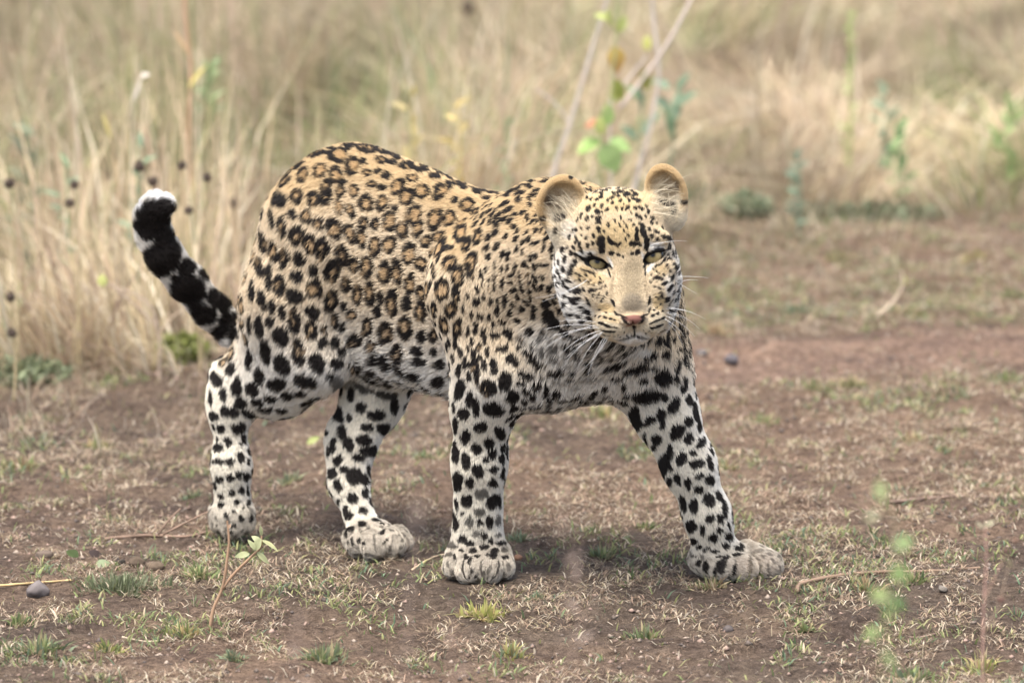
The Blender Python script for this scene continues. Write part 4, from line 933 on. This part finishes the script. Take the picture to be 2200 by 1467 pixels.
# neck and shoulder (small, drawn out) and chest
put([(50,35,22,20,0),(110,60,20,24,0),(215,30,26,24,0,.4),(70,160,16,34,0,.4),(140,165,22,36,0,.5),(85,245,30,24,0),(215,120,22,20,-40),(330,110,18,40,0),(380,60,18,24,0),(465,30,14,40,0),(465,140,14,38,0),
 (405,190,12,44,0),(285,250,26,26,0),(250,130,20,30,-20,.3),(340,180,14,40,10,.3),(460,230,16,40,0),(530,60,14,40,0),(535,200,16,54,0),(585,50,16,30,0),(620,130,26,20,0),(620,195,26,20,0),(655,60,14,50,0),(640,262,30,24,-20),(700,150,10,70,0),
 (680,320,18,34,-10),(560,350,26,44,0),(720,260,14,50,-15),(770,120,20,20,0,.4),(790,195,16,24,0,.4),(780,50,16,20,0),(790,280,20,30,-10),(840,50,24,34,0),(905,150,22,26,0),(890,235,24,26,0),
 (410,360,22,34,0),(485,360,20,36,0),(630,390,20,26,0),(475,445,28,36,0),(345,320,16,30,0),(720,440,30,32,0),(605,480,28,32,0),(820,485,24,44,-10),(680,545,34,22,30),(515,545,44,26,15),
 (395,510,16,34,0),(430,560,14,34,0),(240,485,14,36,0),(300,495,14,34,0),(335,500,12,34,0),(160,430,16,40,0),(200,310,14,30,0),(210,630,18,46,0),(275,610,22,60,0),(350,690,24,76,0),(240,730,16,46,0),(445,680,44,34,5),
 (300,790,20,40,0,.3),(585,660,46,48,0),(720,690,34,26,0,.3),(800,620,46,34,-20),(700,765,38,26,-15),(385,820,22,46,0),(495,800,40,26,0),(555,790,34,30,-30),(250,850,24,40,0),(310,880,24,30,0),(205,800,14,40,0),
 (770,820,50,26,25),(820,850,36,44,0),(860,915,90,24,12),(615,900,66,46,20),(435,950,34,60,10),(440,1020,34,24,0),(350,950,22,56,0),(740,1030,74,34,8),(1010,1010,56,34,10),(535,1100,54,84,0),
 (230,940,20,36,0),(180,930,22,60,0),(120,1000,26,60,10),(215,1040,18,46,0),(280,1060,24,70,0,.2),(360,1150,48,60,10,.25),(420,1160,34,40,0),(695,1110,34,30,0),(845,1140,44,36,0),(615,1250,58,66,0),(900,1055,24,14,0),(855,965,26,14,0),
 (130,1170,40,90,15),(220,1270,34,70,0),(165,1400,46,56,0),(275,1350,28,76,0),(420,1360,90,50,20),
 (900,690,36,26,0,0,.75),(915,770,34,24,0,0,.75),(920,820,24,24,0,0,.8),(1020,770,36,40,0,0,.75),(1030,860,44,28,20,0,.8),(1140,830,30,26,0,0,.8),(1150,910,30,20,0,0,.7),(1000,690,30,20,0,0,.5),(1250,900,24,20,0,0,.6),(1410,860,22,16,0,0,.6),(1330,830,30,20,-30,0,.7),
 (1435,890,34,16,-15,0,.8),(1470,790,30,16,-15,0,.7),(1550,810,40,22,0,0,.8),(1580,920,110,34,-28),(1760,975,120,40,-12),(1885,855,70,30,-25),(1570,1060,60,22,5),(1825,1080,44,32,20),
 (1330,1060,100,26,0,0,.5),(1060,1090,80,20,0,0,.5),(1200,1140,60,20,0,0,.4),(1640,1120,24,14,0),(1740,830,60,8,0,0,.5)], 960, 560, .2317, grow=1.15)
# near foreleg
put([(240,245,24,54,20),(300,305,22,44,0),(338,360,18,50,0),(262,392,28,36,0),(215,460,20,56,0),(275,525,30,46,0),(360,472,46,32,-15),(218,620,24,70,0),(275,665,26,52,0),(342,597,30,40,-10),(412,565,28,30,20),
 (425,625,28,26,10),(390,665,20,16,0),(345,725,36,40,-20),(433,715,32,24,0),(482,662,16,34,0),(475,510,30,44,-20),(440,370,70,40,15),(225,790,32,56,0),(298,797,26,32,0),(365,862,40,34,0,0,.8),(437,800,30,26,20),(495,795,14,40,0),
 (283,905,32,44,10),(430,903,32,46,15),(488,908,14,42,0),(208,915,24,50,-15),(255,978,12,10,0),(352,965,32,22,0,0,.85),(218,1035,24,44,0),(295,1030,24,36,0,0,.8),(355,1030,20,22,0),(410,1025,24,36,0),(458,1015,14,36,0,0,.8),
 (180,1010,8,30,0),(255,1122,26,24,-20),(188,1140,26,26,-30,0,.85),(335,1095,24,20,0,0,.8),(383,1103,24,22,0),(300,1150,30,20,10),(418,1140,16,22,0),(458,1100,20,14,0,0,.8),(480,1148,30,14,10),(385,1175,24,20,0),
 (325,1200,22,18,0),(220,1170,14,7,20),(250,1195,20,8,20),(175,1218,24,16,-30,0,.8),(210,1225,14,8,0),(218,1245,18,10,0),(278,1232,14,16,0),(298,1258,10,22,10),(338,1233,22,9,0),(405,1222,20,10,20),(440,1212,22,34,20),(485,1195,24,14,0,0,.8),
 (500,1235,24,14,20),(310,1312,9,16,15),(332,1342,9,10,0),(295,1345,6,12,0),(170,1275,10,16,20,0,.7),(190,1308,9,14,20,0,.7),(412,1300,14,24,20,0,.7),(375,1325,10,20,0,0,.7),(525,1290,12,26,-20,0,.6),(438,1345,9,9,0,0,.7),
 (258,1305,7,66,0,0,.9),(362,1310,6,56,-4,0,.75),(462,1300,7,60,8,0,.85)], 900, 740, .368, grow=1.05)  # last row: shade between the toes painted as thin dark lines
# far foreleg
put([(215,185,62,20,-30),(322,218,74,26,-15),(462,262,52,50,0),(478,138,24,26,0),(400,145,36,20,-20),(440,70,24,24,0),(515,50,16,20,0),(218,268,40,14,5),(362,280,28,20,15),(258,322,16,20,0),(375,370,86,44,-5),(470,370,20,34,0),
 (535,200,18,44,10),(575,310,20,50,10),(520,420,30,60,30),(310,490,34,80,-10),(400,500,30,26,0),(340,520,60,16,0),(460,530,20,22,0),(540,570,36,56,35),(600,510,30,34,0),(640,460,20,60,-10),(660,535,18,36,0),
 (430,605,34,30,15),(605,605,30,34,20),(668,628,24,36,15),(497,680,18,50,0),(388,650,16,24,20),(372,700,12,22,0),(563,718,32,40,15),(622,682,20,16,0),(650,738,42,26,-5),(717,735,18,40,-15),(440,765,36,76,5),(500,765,16,20,-40),
 (497,842,18,28,0),(543,822,18,38,-10),(597,845,24,36,0),(658,808,28,18,0),(720,828,26,30,-10),(658,875,30,20,-10),(330,620,12,50,-10),(705,600,10,40,-10),(550,945,18,46,-10),(580,965,14,38,-10),(632,967,32,38,-10),(712,935,32,46,-35),(765,915,18,36,-20),
 (795,985,14,60,-10),(720,1038,26,28,-20),(775,1035,16,34,-20),(612,1078,32,34,0),(680,1098,20,32,-10),(766,1103,20,22,0),(630,1162,24,22,0),(732,1143,24,24,0),(665,1187,18,14,-30),(805,1187,24,18,0),(822,1138,24,22,40),(700,1203,22,10,-20),
 (740,1215,28,12,0),(865,1207,26,16,30),(655,1280,18,18,0),(640,1240,12,10,0),(693,1303,16,36,-10),(775,1295,24,40,20),(862,1240,32,10,-8),(745,1320,12,30,10),(770,1250,26,8,-10),(815,1380,6,26,0),(845,1320,14,34,10),(880,1190,14,30,-20),
 (510,960,14,40,-10),(800,1260,16,10,0),(985,1218,24,10,0,0,.5),(950,1240,12,20,0,0,.5),(820,1080,8,30,-20,0),(740,1340,6,20,0),(935,1290,10,66,4,0,.85),(1032,1330,8,44,0,0,.6),(850,1310,8,50,8,0,.7)], 1240, 700, .3954, grow=1.0)  # closing strokes: toe gaps darkened in the coat colour as shade
put([(880,1310,60,70,0,0,.6),(1020,1300,90,90,0,0,.6)], 1240, 700, .3954, 'patch', (.50, .42, .34))
# hind foot in the air and far hind leg
put([(135,210,38,60,-25),(110,440,34,26,30),(160,520,26,34,0),(140,640,30,28,30),(90,500,14,26,-20),(205,605,24,38,-20),(250,260,20,54,0),(180,310,24,54,5),(100,330,12,60,0),(190,415,34,44,-20),(365,270,46,52,0),(285,355,46,40,30),
 (245,420,36,40,30),(395,350,34,26,15),(345,430,60,24,15),(480,330,40,26,10),(590,308,46,30,0),(450,395,60,20,0),(525,235,64,40,0),(700,220,70,46,15),(415,190,36,56,-15),(555,115,48,74,-15),(275,520,50,36,0),(325,585,16,40,0),
 (280,615,16,14,0),(155,730,28,26,0),(215,730,34,28,0),(285,700,28,36,0),(330,730,14,26,0),(97,725,8,16,0),(93,585,10,24,0),(347,675,8,24,0),(150,838,28,26,0),(220,828,28,26,0),(270,812,24,32,0),(322,820,22,32,0),(225,920,24,24,0),
 (160,940,20,24,0),(290,908,18,24,0),(350,920,12,24,0),(372,890,8,26,0),(165,1000,22,26,0),(262,980,20,20,0),(328,985,16,26,0),(388,970,10,22,0),(297,1018,8,16,0),(242,1042,12,16,0),(198,1065,16,16,0),(285,1088,26,26,30),(348,1088,14,26,0),
 (240,1130,18,14,0),(140,1125,12,8,0,0,.7),(230,1172,16,10,0),(290,1160,12,12,0),(370,1055,12,16,0),(330,1180,20,14,0,0,.6),(300,1200,20,14,0,0,.6),(190,1190,10,8,0,0,.7),
 (1070,255,80,40,15,0,.9),(1215,295,76,44,0,0,.95),(985,300,24,56,0),(1260,380,30,60,0),(1040,390,38,42,0),(905,420,34,60,0),(1150,435,62,32,0),(978,450,16,34,0),(1085,510,50,30,0),(925,550,34,54,0),(1195,525,40,44,0),(965,620,34,54,-15),
 (830,545,20,22,0),(870,625,22,54,10),(1070,590,56,36,0),(1110,660,54,38,-10),(1030,700,40,26,0),(815,665,14,40,0),(1000,820,50,60,0),(860,800,32,40,-15),(895,880,26,44,-15),(1060,840,34,40,0),(935,780,30,30,0),(990,960,42,36,0),
 (1100,990,26,44,-20),(1140,1035,12,34,-20),(895,1035,18,32,0),(850,980,14,24,0),(1052,1040,32,28,0),(965,1068,32,26,0),(922,970,6,8,0),(1130,1105,28,22,20),(1175,1130,16,12,20),(1052,1128,28,26,0),(972,1155,28,26,0),(925,1190,10,26,0),
 (1165,1185,22,18,0),(1030,1230,16,20,0),(985,1230,12,26,10),(960,1245,8,14,0),(1060,1250,10,16,0),(960,1290,8,12,0),(1190,1235,20,8,-40),(1235,1170,24,8,20,0,.7),(1300,1190,26,6,20,0,.6),(1125,1240,7,66,-5,0,.7),(1235,1235,6,56,8,0,.5),(1075,1190,30,4,5,0,.3),  # long thin upright strokes paint the shaded splits between the toes
 (1220,1290,10,40,10,0,.7),(1345,1240,8,40,-20,0,.5),(980,230,70,50,10,0,.6),(900,230,40,50,0,0,.8)], 420, 740, .3408, grow=1.0)
# tail bands
put([(260,150,150,60,12,0,1),(150,240,40,80,0,0,1)], 260, 380, .2727, 'patch', (.80, .79, .78))
put([(345,250,86,52,20),(225,262,60,66,20),(250,420,150,90,-5),(370,520,80,80,-35),(320,680,130,140,35),(400,560,60,60,35),(540,730,70,60,35),(670,820,64,42,40),(480,960,60,60,0),(545,920,130,104,42),(640,1110,64,74,0),
 (735,1100,40,76,0),(800,990,110,50,42),(840,1130,44,80,0),(925,1120,46,40,0),(790,1250,56,60,30),(920,1240,50,64,0),(890,1160,16,30,0),(240,330,130,40,0),(470,830,60,40,30),(620,960,60,60,40),(600,1040,40,50,0)], 260, 380, .2727, grow=1.1)
print('markings placed', len(SPOTS))

# the rest of the coat, out of sight of the photograph: grown at random with the same sizes
n_man = len(SPOTS)
SC_ = [s[0] for s in SPOTS if s[5] == 'spot']; SR_ = [max(np.linalg.norm(s[2]), np.linalg.norm(s[3])) for s in SPOTS if s[5] == 'spot']
g_ = lambda *k: sum(VR.get(i, 0) for i in k)
rad = .0145 * g_('trunk', 'rump', 'thigh', 'belly') + .0090 * g_('chest', 'shoulder', 'neck', 'throat') + .0115 * g_('leg') + .0055 * g_('paw') + .016 * g_('tail') + .0056 * g_('head', 'cheek', 'brow')
okv = (g_('bridge', 'muzzle', 'chin', 'nose', 'ear') < .3) & (rad > .005)
rad = np.where((VR['tail'] > .5) & ((BN @ DIR < -.1) | (BV[:, 2] > P(335, 470, .41)[2])), 0, rad); okv &= rad > .004
cand = rng.permutation(np.nonzero(okv)[0])[:26000]
SCa = np.zeros((6000, 3)); SRa = np.zeros(6000); ns = len(SC_); SCa[:ns] = SC_; SRa[:ns] = np.array(SR_) * .92
for i in cand:
    c = BV[i]; r = rad[i] * .80
    if ns < 5990 and (np.abs(SCa[:ns, 0] - c[0]) < .05).any():
        if (((SCa[:ns] - c) ** 2).sum(1) < (SRa[:ns] + r) ** 2).any(): continue
    SCa[ns] = c; SRa[ns] = r; ns += 1
    n = BN[i]; fl = VF[i] - n * (VF[i] @ n); fl /= np.linalg.norm(fl) + 1e-9; u = np.cross(n, fl)
    big = (g_('trunk', 'rump', 'thigh')[i] > .5) and c[2] > .30
    s = r * (.85 + .3 * rng.random()); el_ = 1 + .35 * rng.random()
    an = rng.normal() * .5; U = (fl * math.cos(an) + u * math.sin(an)) * s * el_; V = (-fl * math.sin(an) + u * math.cos(an)) * s * .9
    SPOTS.append((c, n, U, V * (.7 if VR['paw'][i] > .5 else 1), .55 if big else 0., 'spot', None, .62 if VR['paw'][i] > .5 else 1.))
print('markings in all', len(SPOTS))

def paint(p, base):
    """base colours + patches + spots at points p"""
    order = np.argsort(p[:, 0]); ps = p[order].astype(f32); xs_ = ps[:, 0]
    nz = np.stack([fbm(ps, 260, 2, 1), fbm(ps, 260, 2, 2), fbm(ps, 260, 2, 3)], 1) * .0016 + np.stack([fbm(ps, 90, 2, 4), fbm(ps, 90, 2, 5), fbm(ps, 90, 2, 6)], 1) * .0022
    small = sstep(.002, .0007, 0 * xs_)
    c = base[order].copy(); dark = np.zeros(len(ps)); ring = np.zeros(len(ps))
    fine = rng.random(len(ps))
    for (C, n, U, V, inner, kind, colr, st) in SPOTS:
        Rr = max(np.linalg.norm(U), np.linalg.norm(V)) * 1.5 + .002
        a, b = np.searchsorted(xs_, [C[0] - Rr, C[0] + Rr])
        if b <= a: continue
        d = ps[a:b] - C.astype(f32)
        m = (np.abs(d[:, 1]) < Rr) & (np.abs(d[:, 2]) < Rr)
        if not m.any(): continue
        idx = np.nonzero(m)[0]; d = d[idx]
        sz = min(np.linalg.norm(U), np.linalg.norm(V))
        if kind == 'spot': d = d + nz[a + idx] * min(1., sz / .006)
        guu, guv, gvv = U @ U, U @ V, V @ V; det = guu * gvv - guv * guv
        if det < 1e-14: continue
        du, dv = d @ U, d @ V
        cu = (gvv * du - guv * dv) / det; cv = (guu * dv - guv * du) / det
        res = d - cu[:, None] * U - cv[:, None] * V
        rho = np.sqrt(cu * cu + cv * cv + (((res * res).sum(1)) / (Rr * .8) ** 2))
        if kind == 'patch':
            wv = sstep(1.15, .55, rho)[:, None] * st; j = a + idx
            c[j] = c[j] * (1 - wv) + np.array(colr) * wv; continue
        j = a + idx
        jit = (fine[j] - .5) * .10
        o = sstep(1.06, .92, rho + jit)
        if inner > 0:
            th = np.arctan2(cv, cu); ph = (C[0] * 977 + C[2] * 1371) % 6.28
            gap = np.maximum(0, np.sin(th * 2 + ph) * .5 + np.sin(th * 3 + ph * 2.3) * .5)
            inn = inner * .84 * (1 + .30 * np.sin(th + ph * 3.1))
            i_ = sstep(inn + .08, inn - .08, rho + jit)
            op = sstep(.62, .88, gap)
            ring[j] = np.maximum(ring[j], o)
            dark[j] = np.maximum(dark[j], o * (1 - i_) * (1 - op * .5) * st)
        else: dark[j] = np.maximum(dark[j], o * st)
    rg = (ring * .75)[:, None]; c = c * (1 - rg) + RING * rg
    dk = dark[:, None]; c = c * (1 - dk) + BLK * dk
    out = np.empty_like(c); out[order] = c
    return out
ECEN = [H(ex, ey, -9) for ex, ey, _, _ in EYES]
def eyeblack(p, c):
    m = np.zeros(len(p))
    for (ex, ey, ed, ea), s in zip(EYES, (1, 1)):
        q = (p - H(ex, ey, 6)) @ RE(ea).T
        rr = np.sqrt((q[:, 0] / (31 * px2m)) ** 2 + (q[:, 2] / (16 * px2m)) ** 2 + (q[:, 1] / (34 * px2m)) ** 2)
        m = np.maximum(m, sstep(1.04, .95, rr))
    return c * (1 - m[:, None]) + np.array([.012, .011, .011]) * m[:, None], m
VC = paint(BV, VB); VC, VE = eyeblack(BV, VC)

M_SKIN, t_, b_ = newmat('leopard_skin')
a_ = t_.nodes.new('ShaderNodeAttribute'); a_.attribute_name = 'col'; t_.links.new(a_.outputs['Color'], b_.inputs['Base Color'])
b_.inputs['Roughness'].default_value = .75; b_.inputs['Specular IOR Level'].default_value = .15
nn_ = t_.nodes.new('ShaderNodeTexNoise'); nn_.inputs['Scale'].default_value = 900; bp_ = t_.nodes.new('ShaderNodeBump')
bp_.inputs['Strength'].default_value = .4; bp_.inputs['Distance'].default_value = .001
t_.links.new(nn_.outputs[0], bp_.inputs['Height']); t_.links.new(bp_.outputs[0], b_.inputs['Normal'])
leo = empty('leopard', (-.05, .1, 0), 'young spotted leopard with pale eyes walking across bare soil, tail curled up', 'leopard')
bpy.context.view_layer.update()
def child(o, par):
    o.parent = par; o.matrix_parent_inverse = par.matrix_world.inverted(); return o
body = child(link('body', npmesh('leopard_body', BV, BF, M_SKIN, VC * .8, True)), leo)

# --- fur
M_FUR, t_, b_ = newmat('fur')
a_ = t_.nodes.new('ShaderNodeAttribute'); a_.attribute_name = 'col'; t_.links.new(a_.outputs['Color'], b_.inputs['Base Color'])
b_.inputs['Roughness'].default_value = .55; b_.inputs['Specular IOR Level'].default_value = .22
def hairs(name, pts, rad, col, par, mat=M_FUR, kind='stuff'):
    """pts (n,k,3), rad (n,k), col (n,k,3)"""
    n, k, _ = pts.shape
    cv = bpy.data.hair_curves.new(name); cv.add_curves([k] * n)
    cv.attributes['position'].data.foreach_set('vector', pts.astype(f32).ravel())
    r_ = cv.attributes.get('radius') or cv.attributes.new('radius', 'FLOAT', 'POINT'); r_.data.foreach_set('value', rad.astype(f32).ravel())
    c_ = cv.attributes.new('col', 'FLOAT_COLOR', 'POINT')
    c_.data.foreach_set('color', np.concatenate([col, np.ones((n, k, 1))], 2).astype(f32).ravel())
    cv.materials.append(mat)
    o = child(link(name, cv), par)
    if kind: o['kind'] = kind
    return o
tri = np.concatenate([BF[:, [0, 1, 2]], BF[:, [0, 2, 3]]])
ar = .5 * np.linalg.norm(np.cross(BV[tri[:, 1]] - BV[tri[:, 0]], BV[tri[:, 2]] - BV[tri[:, 0]]), axis=1)
tc = BV[tri].mean(1); tn = BN[tri].mean(1); facing = -(tn @ (DIR))          # the side turned away gets fewer, thicker hairs
wt = ar * VD[tri].mean(1) * (VE[tri].mean(1) < .5)
NH = 640000
ti = rng.choice(len(tri), NH, p=wt / wt.sum())
u1, u2 = rng.random(NH), rng.random(NH); fl_ = u1 + u2 > 1; u1[fl_] = 1 - u1[fl_]; u2[fl_] = 1 - u2[fl_]
bc = np.stack([1 - u1 - u2, u1, u2], 1)[:, :, None]
tt_ = tri[ti]
hp_ = (BV[tt_] * bc).sum(1); hn = (BN[tt_] * bc).sum(1); hn /= np.linalg.norm(hn, axis=1, keepdims=True)
hl = (VL[tt_][:, :, None] * bc).sum((1, 2)); hf = (VF[tt_] * bc).sum(1); hb = (VB[tt_] * bc).sum(1)
hden = (VD[tt_][:, :, None] * bc).sum((1, 2))
hc = paint(hp_, hb); hc, he = eyeblack(hp_, hc)
okh = (he < .4)
# no fur on the nose leather
nd = (hp_ - H(1361, 692, 92)) @ RH.T; okh &= ~((np.abs(nd[:, 0]) < 27 * px2m) & (np.abs(nd[:, 2]) < 15 * px2m) & (np.abs(nd[:, 1]) < 30 * px2m) & (hc[:, 0] > hc[:, 1] * 2.0))
hp_, hn, hl, hf, hc, hden = [a[okh] for a in (hp_, hn, hl, hf, hc, hden)]
hf = hf - hn * (hf * hn).sum(1, keepdims=True); hf /= np.linalg.norm(hf, axis=1, keepdims=True) + 1e-6
nzv = np.stack([fbm(hp_, 30, 2, 11), fbm(hp_, 30, 2, 12), fbm(hp_, 30, 2, 13)], 1)
hf = hf + nzv * .20 + rng.normal(size=hf.shape) * .13
hf -= hn * (hf * hn).sum(1, keepdims=True); hf /= np.linalg.norm(hf, axis=1, keepdims=True) + 1e-6
hl = hl * (.65 + .6 * rng.random(len(hl)))
lift = (.30 + .25 * rng.random(len(hl)) + .12 * fbm(hp_, 60, 2, 15))[:, None]
L_ = hl[:, None]; lift = lift * np.where(hl > .012, 1.1, .8)[:, None]
k0 = hp_ - hn * .0006
k1 = hp_ + (hn * lift * .75 + hf * .28) * L_
k2 = hp_ + (hn * lift * 1.05 + hf * .64) * L_
k3 = hp_ + (hn * lift * 1.0 + hf * 1.0) * L_ - np.array([0, 0, .06]) * L_
PT = np.stack([k0, k1, k2, k3], 1)
r0 = np.where(hden > 2.0, .00021, .00030) * (.8 + .5 * rng.random(len(hl)))
RD = r0[:, None] * np.array([1, .95, .7, .12])[None]
vr = (.86 + .28 * rng.random((len(hl), 1))) + np.where(hden > 4, .22 * rng.normal(size=len(hl)).clip(-1.5, 1.2), 0)[:, None]
hc = hc * vr
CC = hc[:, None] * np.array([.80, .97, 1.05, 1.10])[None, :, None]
CC[:, 3] = CC[:, 3] * .93 + .03 * (hc > .1)  # tips lightened: a highlight put into the strand colour
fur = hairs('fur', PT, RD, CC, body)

# --- eyes
def eye_mat():
    m, t, b = newmat('leopard_eye'); N = t.nodes; L = t.links
    tc = N.new('ShaderNodeTexCoord'); sp = N.new('ShaderNodeSeparateXYZ'); L.new(tc.outputs['Object'], sp.inputs[0])
    # -Y of the eyeball looks out; distance from that axis in units of the radius
    cb = N.new('ShaderNodeCombineXYZ'); L.new(sp.outputs[0], cb.inputs[0]); L.new(sp.outputs[2], cb.inputs[2])
    ln = N.new('ShaderNodeVectorMath'); ln.operation = 'LENGTH'; L.new(cb.outputs[0], ln.inputs[0])
    no = N.new('ShaderNodeTexNoise'); no.inputs['Scale'].default_value = 9; L.new(tc.outputs['Object'], no.inputs['Vector'])
    r = N.new('ShaderNodeValToRGB'); e = r.color_ramp.elements
    e[0].position = 0; e[0].color = (.004, .004, .004, 1); e[1].position = .165; e[1].color = (.006, .006, .005, 1)
    for p_, c_ in ((.20, (.08, .065, .03, 1)), (.36, (.23, .18, .085, 1)), (.62, (.30, .235, .115, 1)), (.73, (.14, .10, .05, 1)), (.80, (.012, .011, .01, 1))):
        q = e.new(p_); q.color = c_
    L.new(ln.outputs['Value'], r.inputs[0])
    mx = N.new('ShaderNodeMix'); mx.data_type = 'RGBA'; mx.blend_type = 'MULTIPLY'; mx.inputs[0].default_value = .5
    r2 = N.new('ShaderNodeValToRGB'); r2.color_ramp.elements[0].color = (.5, .5, .45, 1); r2.color_ramp.elements[0].position = .3; r2.color_ramp.elements[1].position = .7
    L.new(no.outputs[0], r2.inputs[0]); L.new(r.outputs[0], mx.inputs[6]); L.new(r2.outputs[0], mx.inputs[7])
    L.new(mx.outputs[2], b.inputs['Base Color']); b.inputs['Roughness'].default_value = .25
    b.inputs['Specular IOR Level'].default_value = .12; b.inputs['Coat Weight'].default_value = .3; b.inputs['Coat Roughness'].default_value = .02; b.inputs['Coat IOR'].default_value = 1.4
    return m
M_EYE = eye_mat()
def sphere_mesh(name, nu=40, nv=24):
    vs = []; fs = []
    for i in range(nv + 1):
        th = math.pi * i / nv
        for j in range(nu):
            ph = 2 * math.pi * j / nu; vs.append((math.sin(th) * math.cos(ph), -math.cos(th), math.sin(th) * math.sin(ph)))
    for i in range(nv):
        for j in range(nu): fs.append((i * nu + j, i * nu + (j + 1) % nu, (i + 1) * nu + (j + 1) % nu, (i + 1) * nu + j))
    return npmesh(name, vs, fs, M_EYE, None, True)
em = sphere_mesh('eye')
for (ex, ey, ed, ea) in EYES:
    o = link('eye', em); o.location = H(ex, ey, -12); s = 23.5 * px2m; o.scale = (s, s, s)
    o.rotation_euler = (math.radians(-20), -TL, math.radians(0)); child(o, leo)

# --- whiskers
M_WHISK, t_, b_ = newmat('whisker'); b_.inputs['Base Color'].default_value = (.85, .85, .85, 1); b_.inputs['Roughness'].default_value = .3
def tube(path, rad, sides=5):
    path = np.asarray(path, float); n = len(path); rad = np.broadcast_to(rad, (n,)); V = []; F = []
    tg = np.gradient(path, axis=0); tg /= np.linalg.norm(tg, axis=1, keepdims=True) + 1e-9
    ref = np.array([.3, .9, .2]) if abs(tg[0] @ np.array([.3, .9, .2])) < .9 else np.array([1, 0, 0.])
    for i in range(n):
        a = np.cross(tg[i], ref); a /= np.linalg.norm(a); b = np.cross(tg[i], a)
        for k in range(sides): V.append(path[i] + rad[i] * (a * math.cos(6.2832 * k / sides) + b * math.sin(6.2832 * k / sides)))
    for i in range(n - 1):
        for k in range(sides): F.append((i * sides + k, i * sides + (k + 1) % sides, (i + 1) * sides + (k + 1) % sides, (i + 1) * sides + k))
    return np.array(V), np.array(F)
def bez(p0, p1, p2, n=10):
    t = np.linspace(0, 1, n)[:, None]; return p0 * (1 - t) ** 2 + 2 * p1 * t * (1 - t) + p2 * t * t
WH = [((1285,702),(1230,690),(1168,708)),((1288,704),(1230,702),(1175,745)),((1292,710),(1240,722),(1200,765)),((1288,714),(1238,745),(1205,790)),((1292,718),(1258,750),(1238,800)),((1300,722),(1272,760),(1262,815)),
      ((1308,722),(1285,765),(1245,800)),((1280,698),(1225,712),(1192,720)),((1296,716),(1240,740),(1215,770)),((1304,720),(1290,745),(1268,790)),((1282,692),(1230,684),(1200,690)),((1298,712),(1262,728),(1225,750)),
      ((1428,664),(1470,660),(1515,685)),((1430,670),(1468,672),(1502,706)),((1428,678),(1465,690),(1492,722)),((1432,690),(1458,712),(1468,744)),((1430,660),(1460,662),(1492,672)),((1426,684),(1456,700),(1470,722)),((1428,672),(1456,676),(1475,688)),
      ((1262,602),(1220,630),(1165,648)),((1268,596),(1225,632),(1150,640)),((1452,595),(1480,592),(1522,597)),((1452,608),(1480,598),(1500,602)),((1448,600),(1478,622),(1500,632)),((1395,528),(1440,515),(1475,518))]
for a, b, c in WH:
    q, hit = trace([a[0]], [a[1]])
    d0 = (YH - (q[0][1] if hit[0] else YH - .02)) / px2m
    pa = H(a[0], a[1], d0); pb_ = H(b[0], b[1], d0 + 20); pc_ = H(c[0], c[1], d0 - 5)
    V, F_ = tube(bez(pa, pb_, pc_), np.linspace(.00027, .00009, 10), 4)
    child(link('whisker', npmesh('whisker', V, F_, M_WHISK, None, True)), leo)
# --- long pale hairs inside the ears
def earhair(cx, cy, rx, ry, n, dirs):
    px = cx + rx * rng.uniform(-1, 1, n); py = cy + ry * rng.uniform(-1, 1, n)
    C, hit = trace(px, py); C = C[hit]; N = grad(C); n = len(C)
    dr = np.array([1, 0, 0.]) * dirs[0] - UPV * dirs[1]
    dr = dr[None] + rng.normal(size=(n, 3)) * .35
    L = (.018 + .022 * rng.random(n))[:, None]
    dn = -DIR[None]
    p0 = C; p1 = C + (dr * .3 + dn * .22) * L; p2 = C + (dr * .7 + dn * .32) * L; p3 = C + (dr + dn * .2 - UPV * .15) * L
    c = np.array([[.80, .70, .52]]) * (.35 + .75 * rng.random((n, 1)))
    return np.stack([p0, p1, p2, p3], 1), np.outer(.0003 * (.6 + .6 * rng.random(n)), [1, .9, .6, .15]), np.repeat(c[:, None], 4, 1)
for args in ((1222, 470, 24, 34, 80, (-.75, -.75)), (1414, 430, 16, 40, 90, (.85, -.3)), (1440, 462, 20, 14, 30, (.3, -.5))):
    p_, r_, c_ = earhair(*args)
    if len(p_): hairs('ear_hair', p_, r_, c_, body)
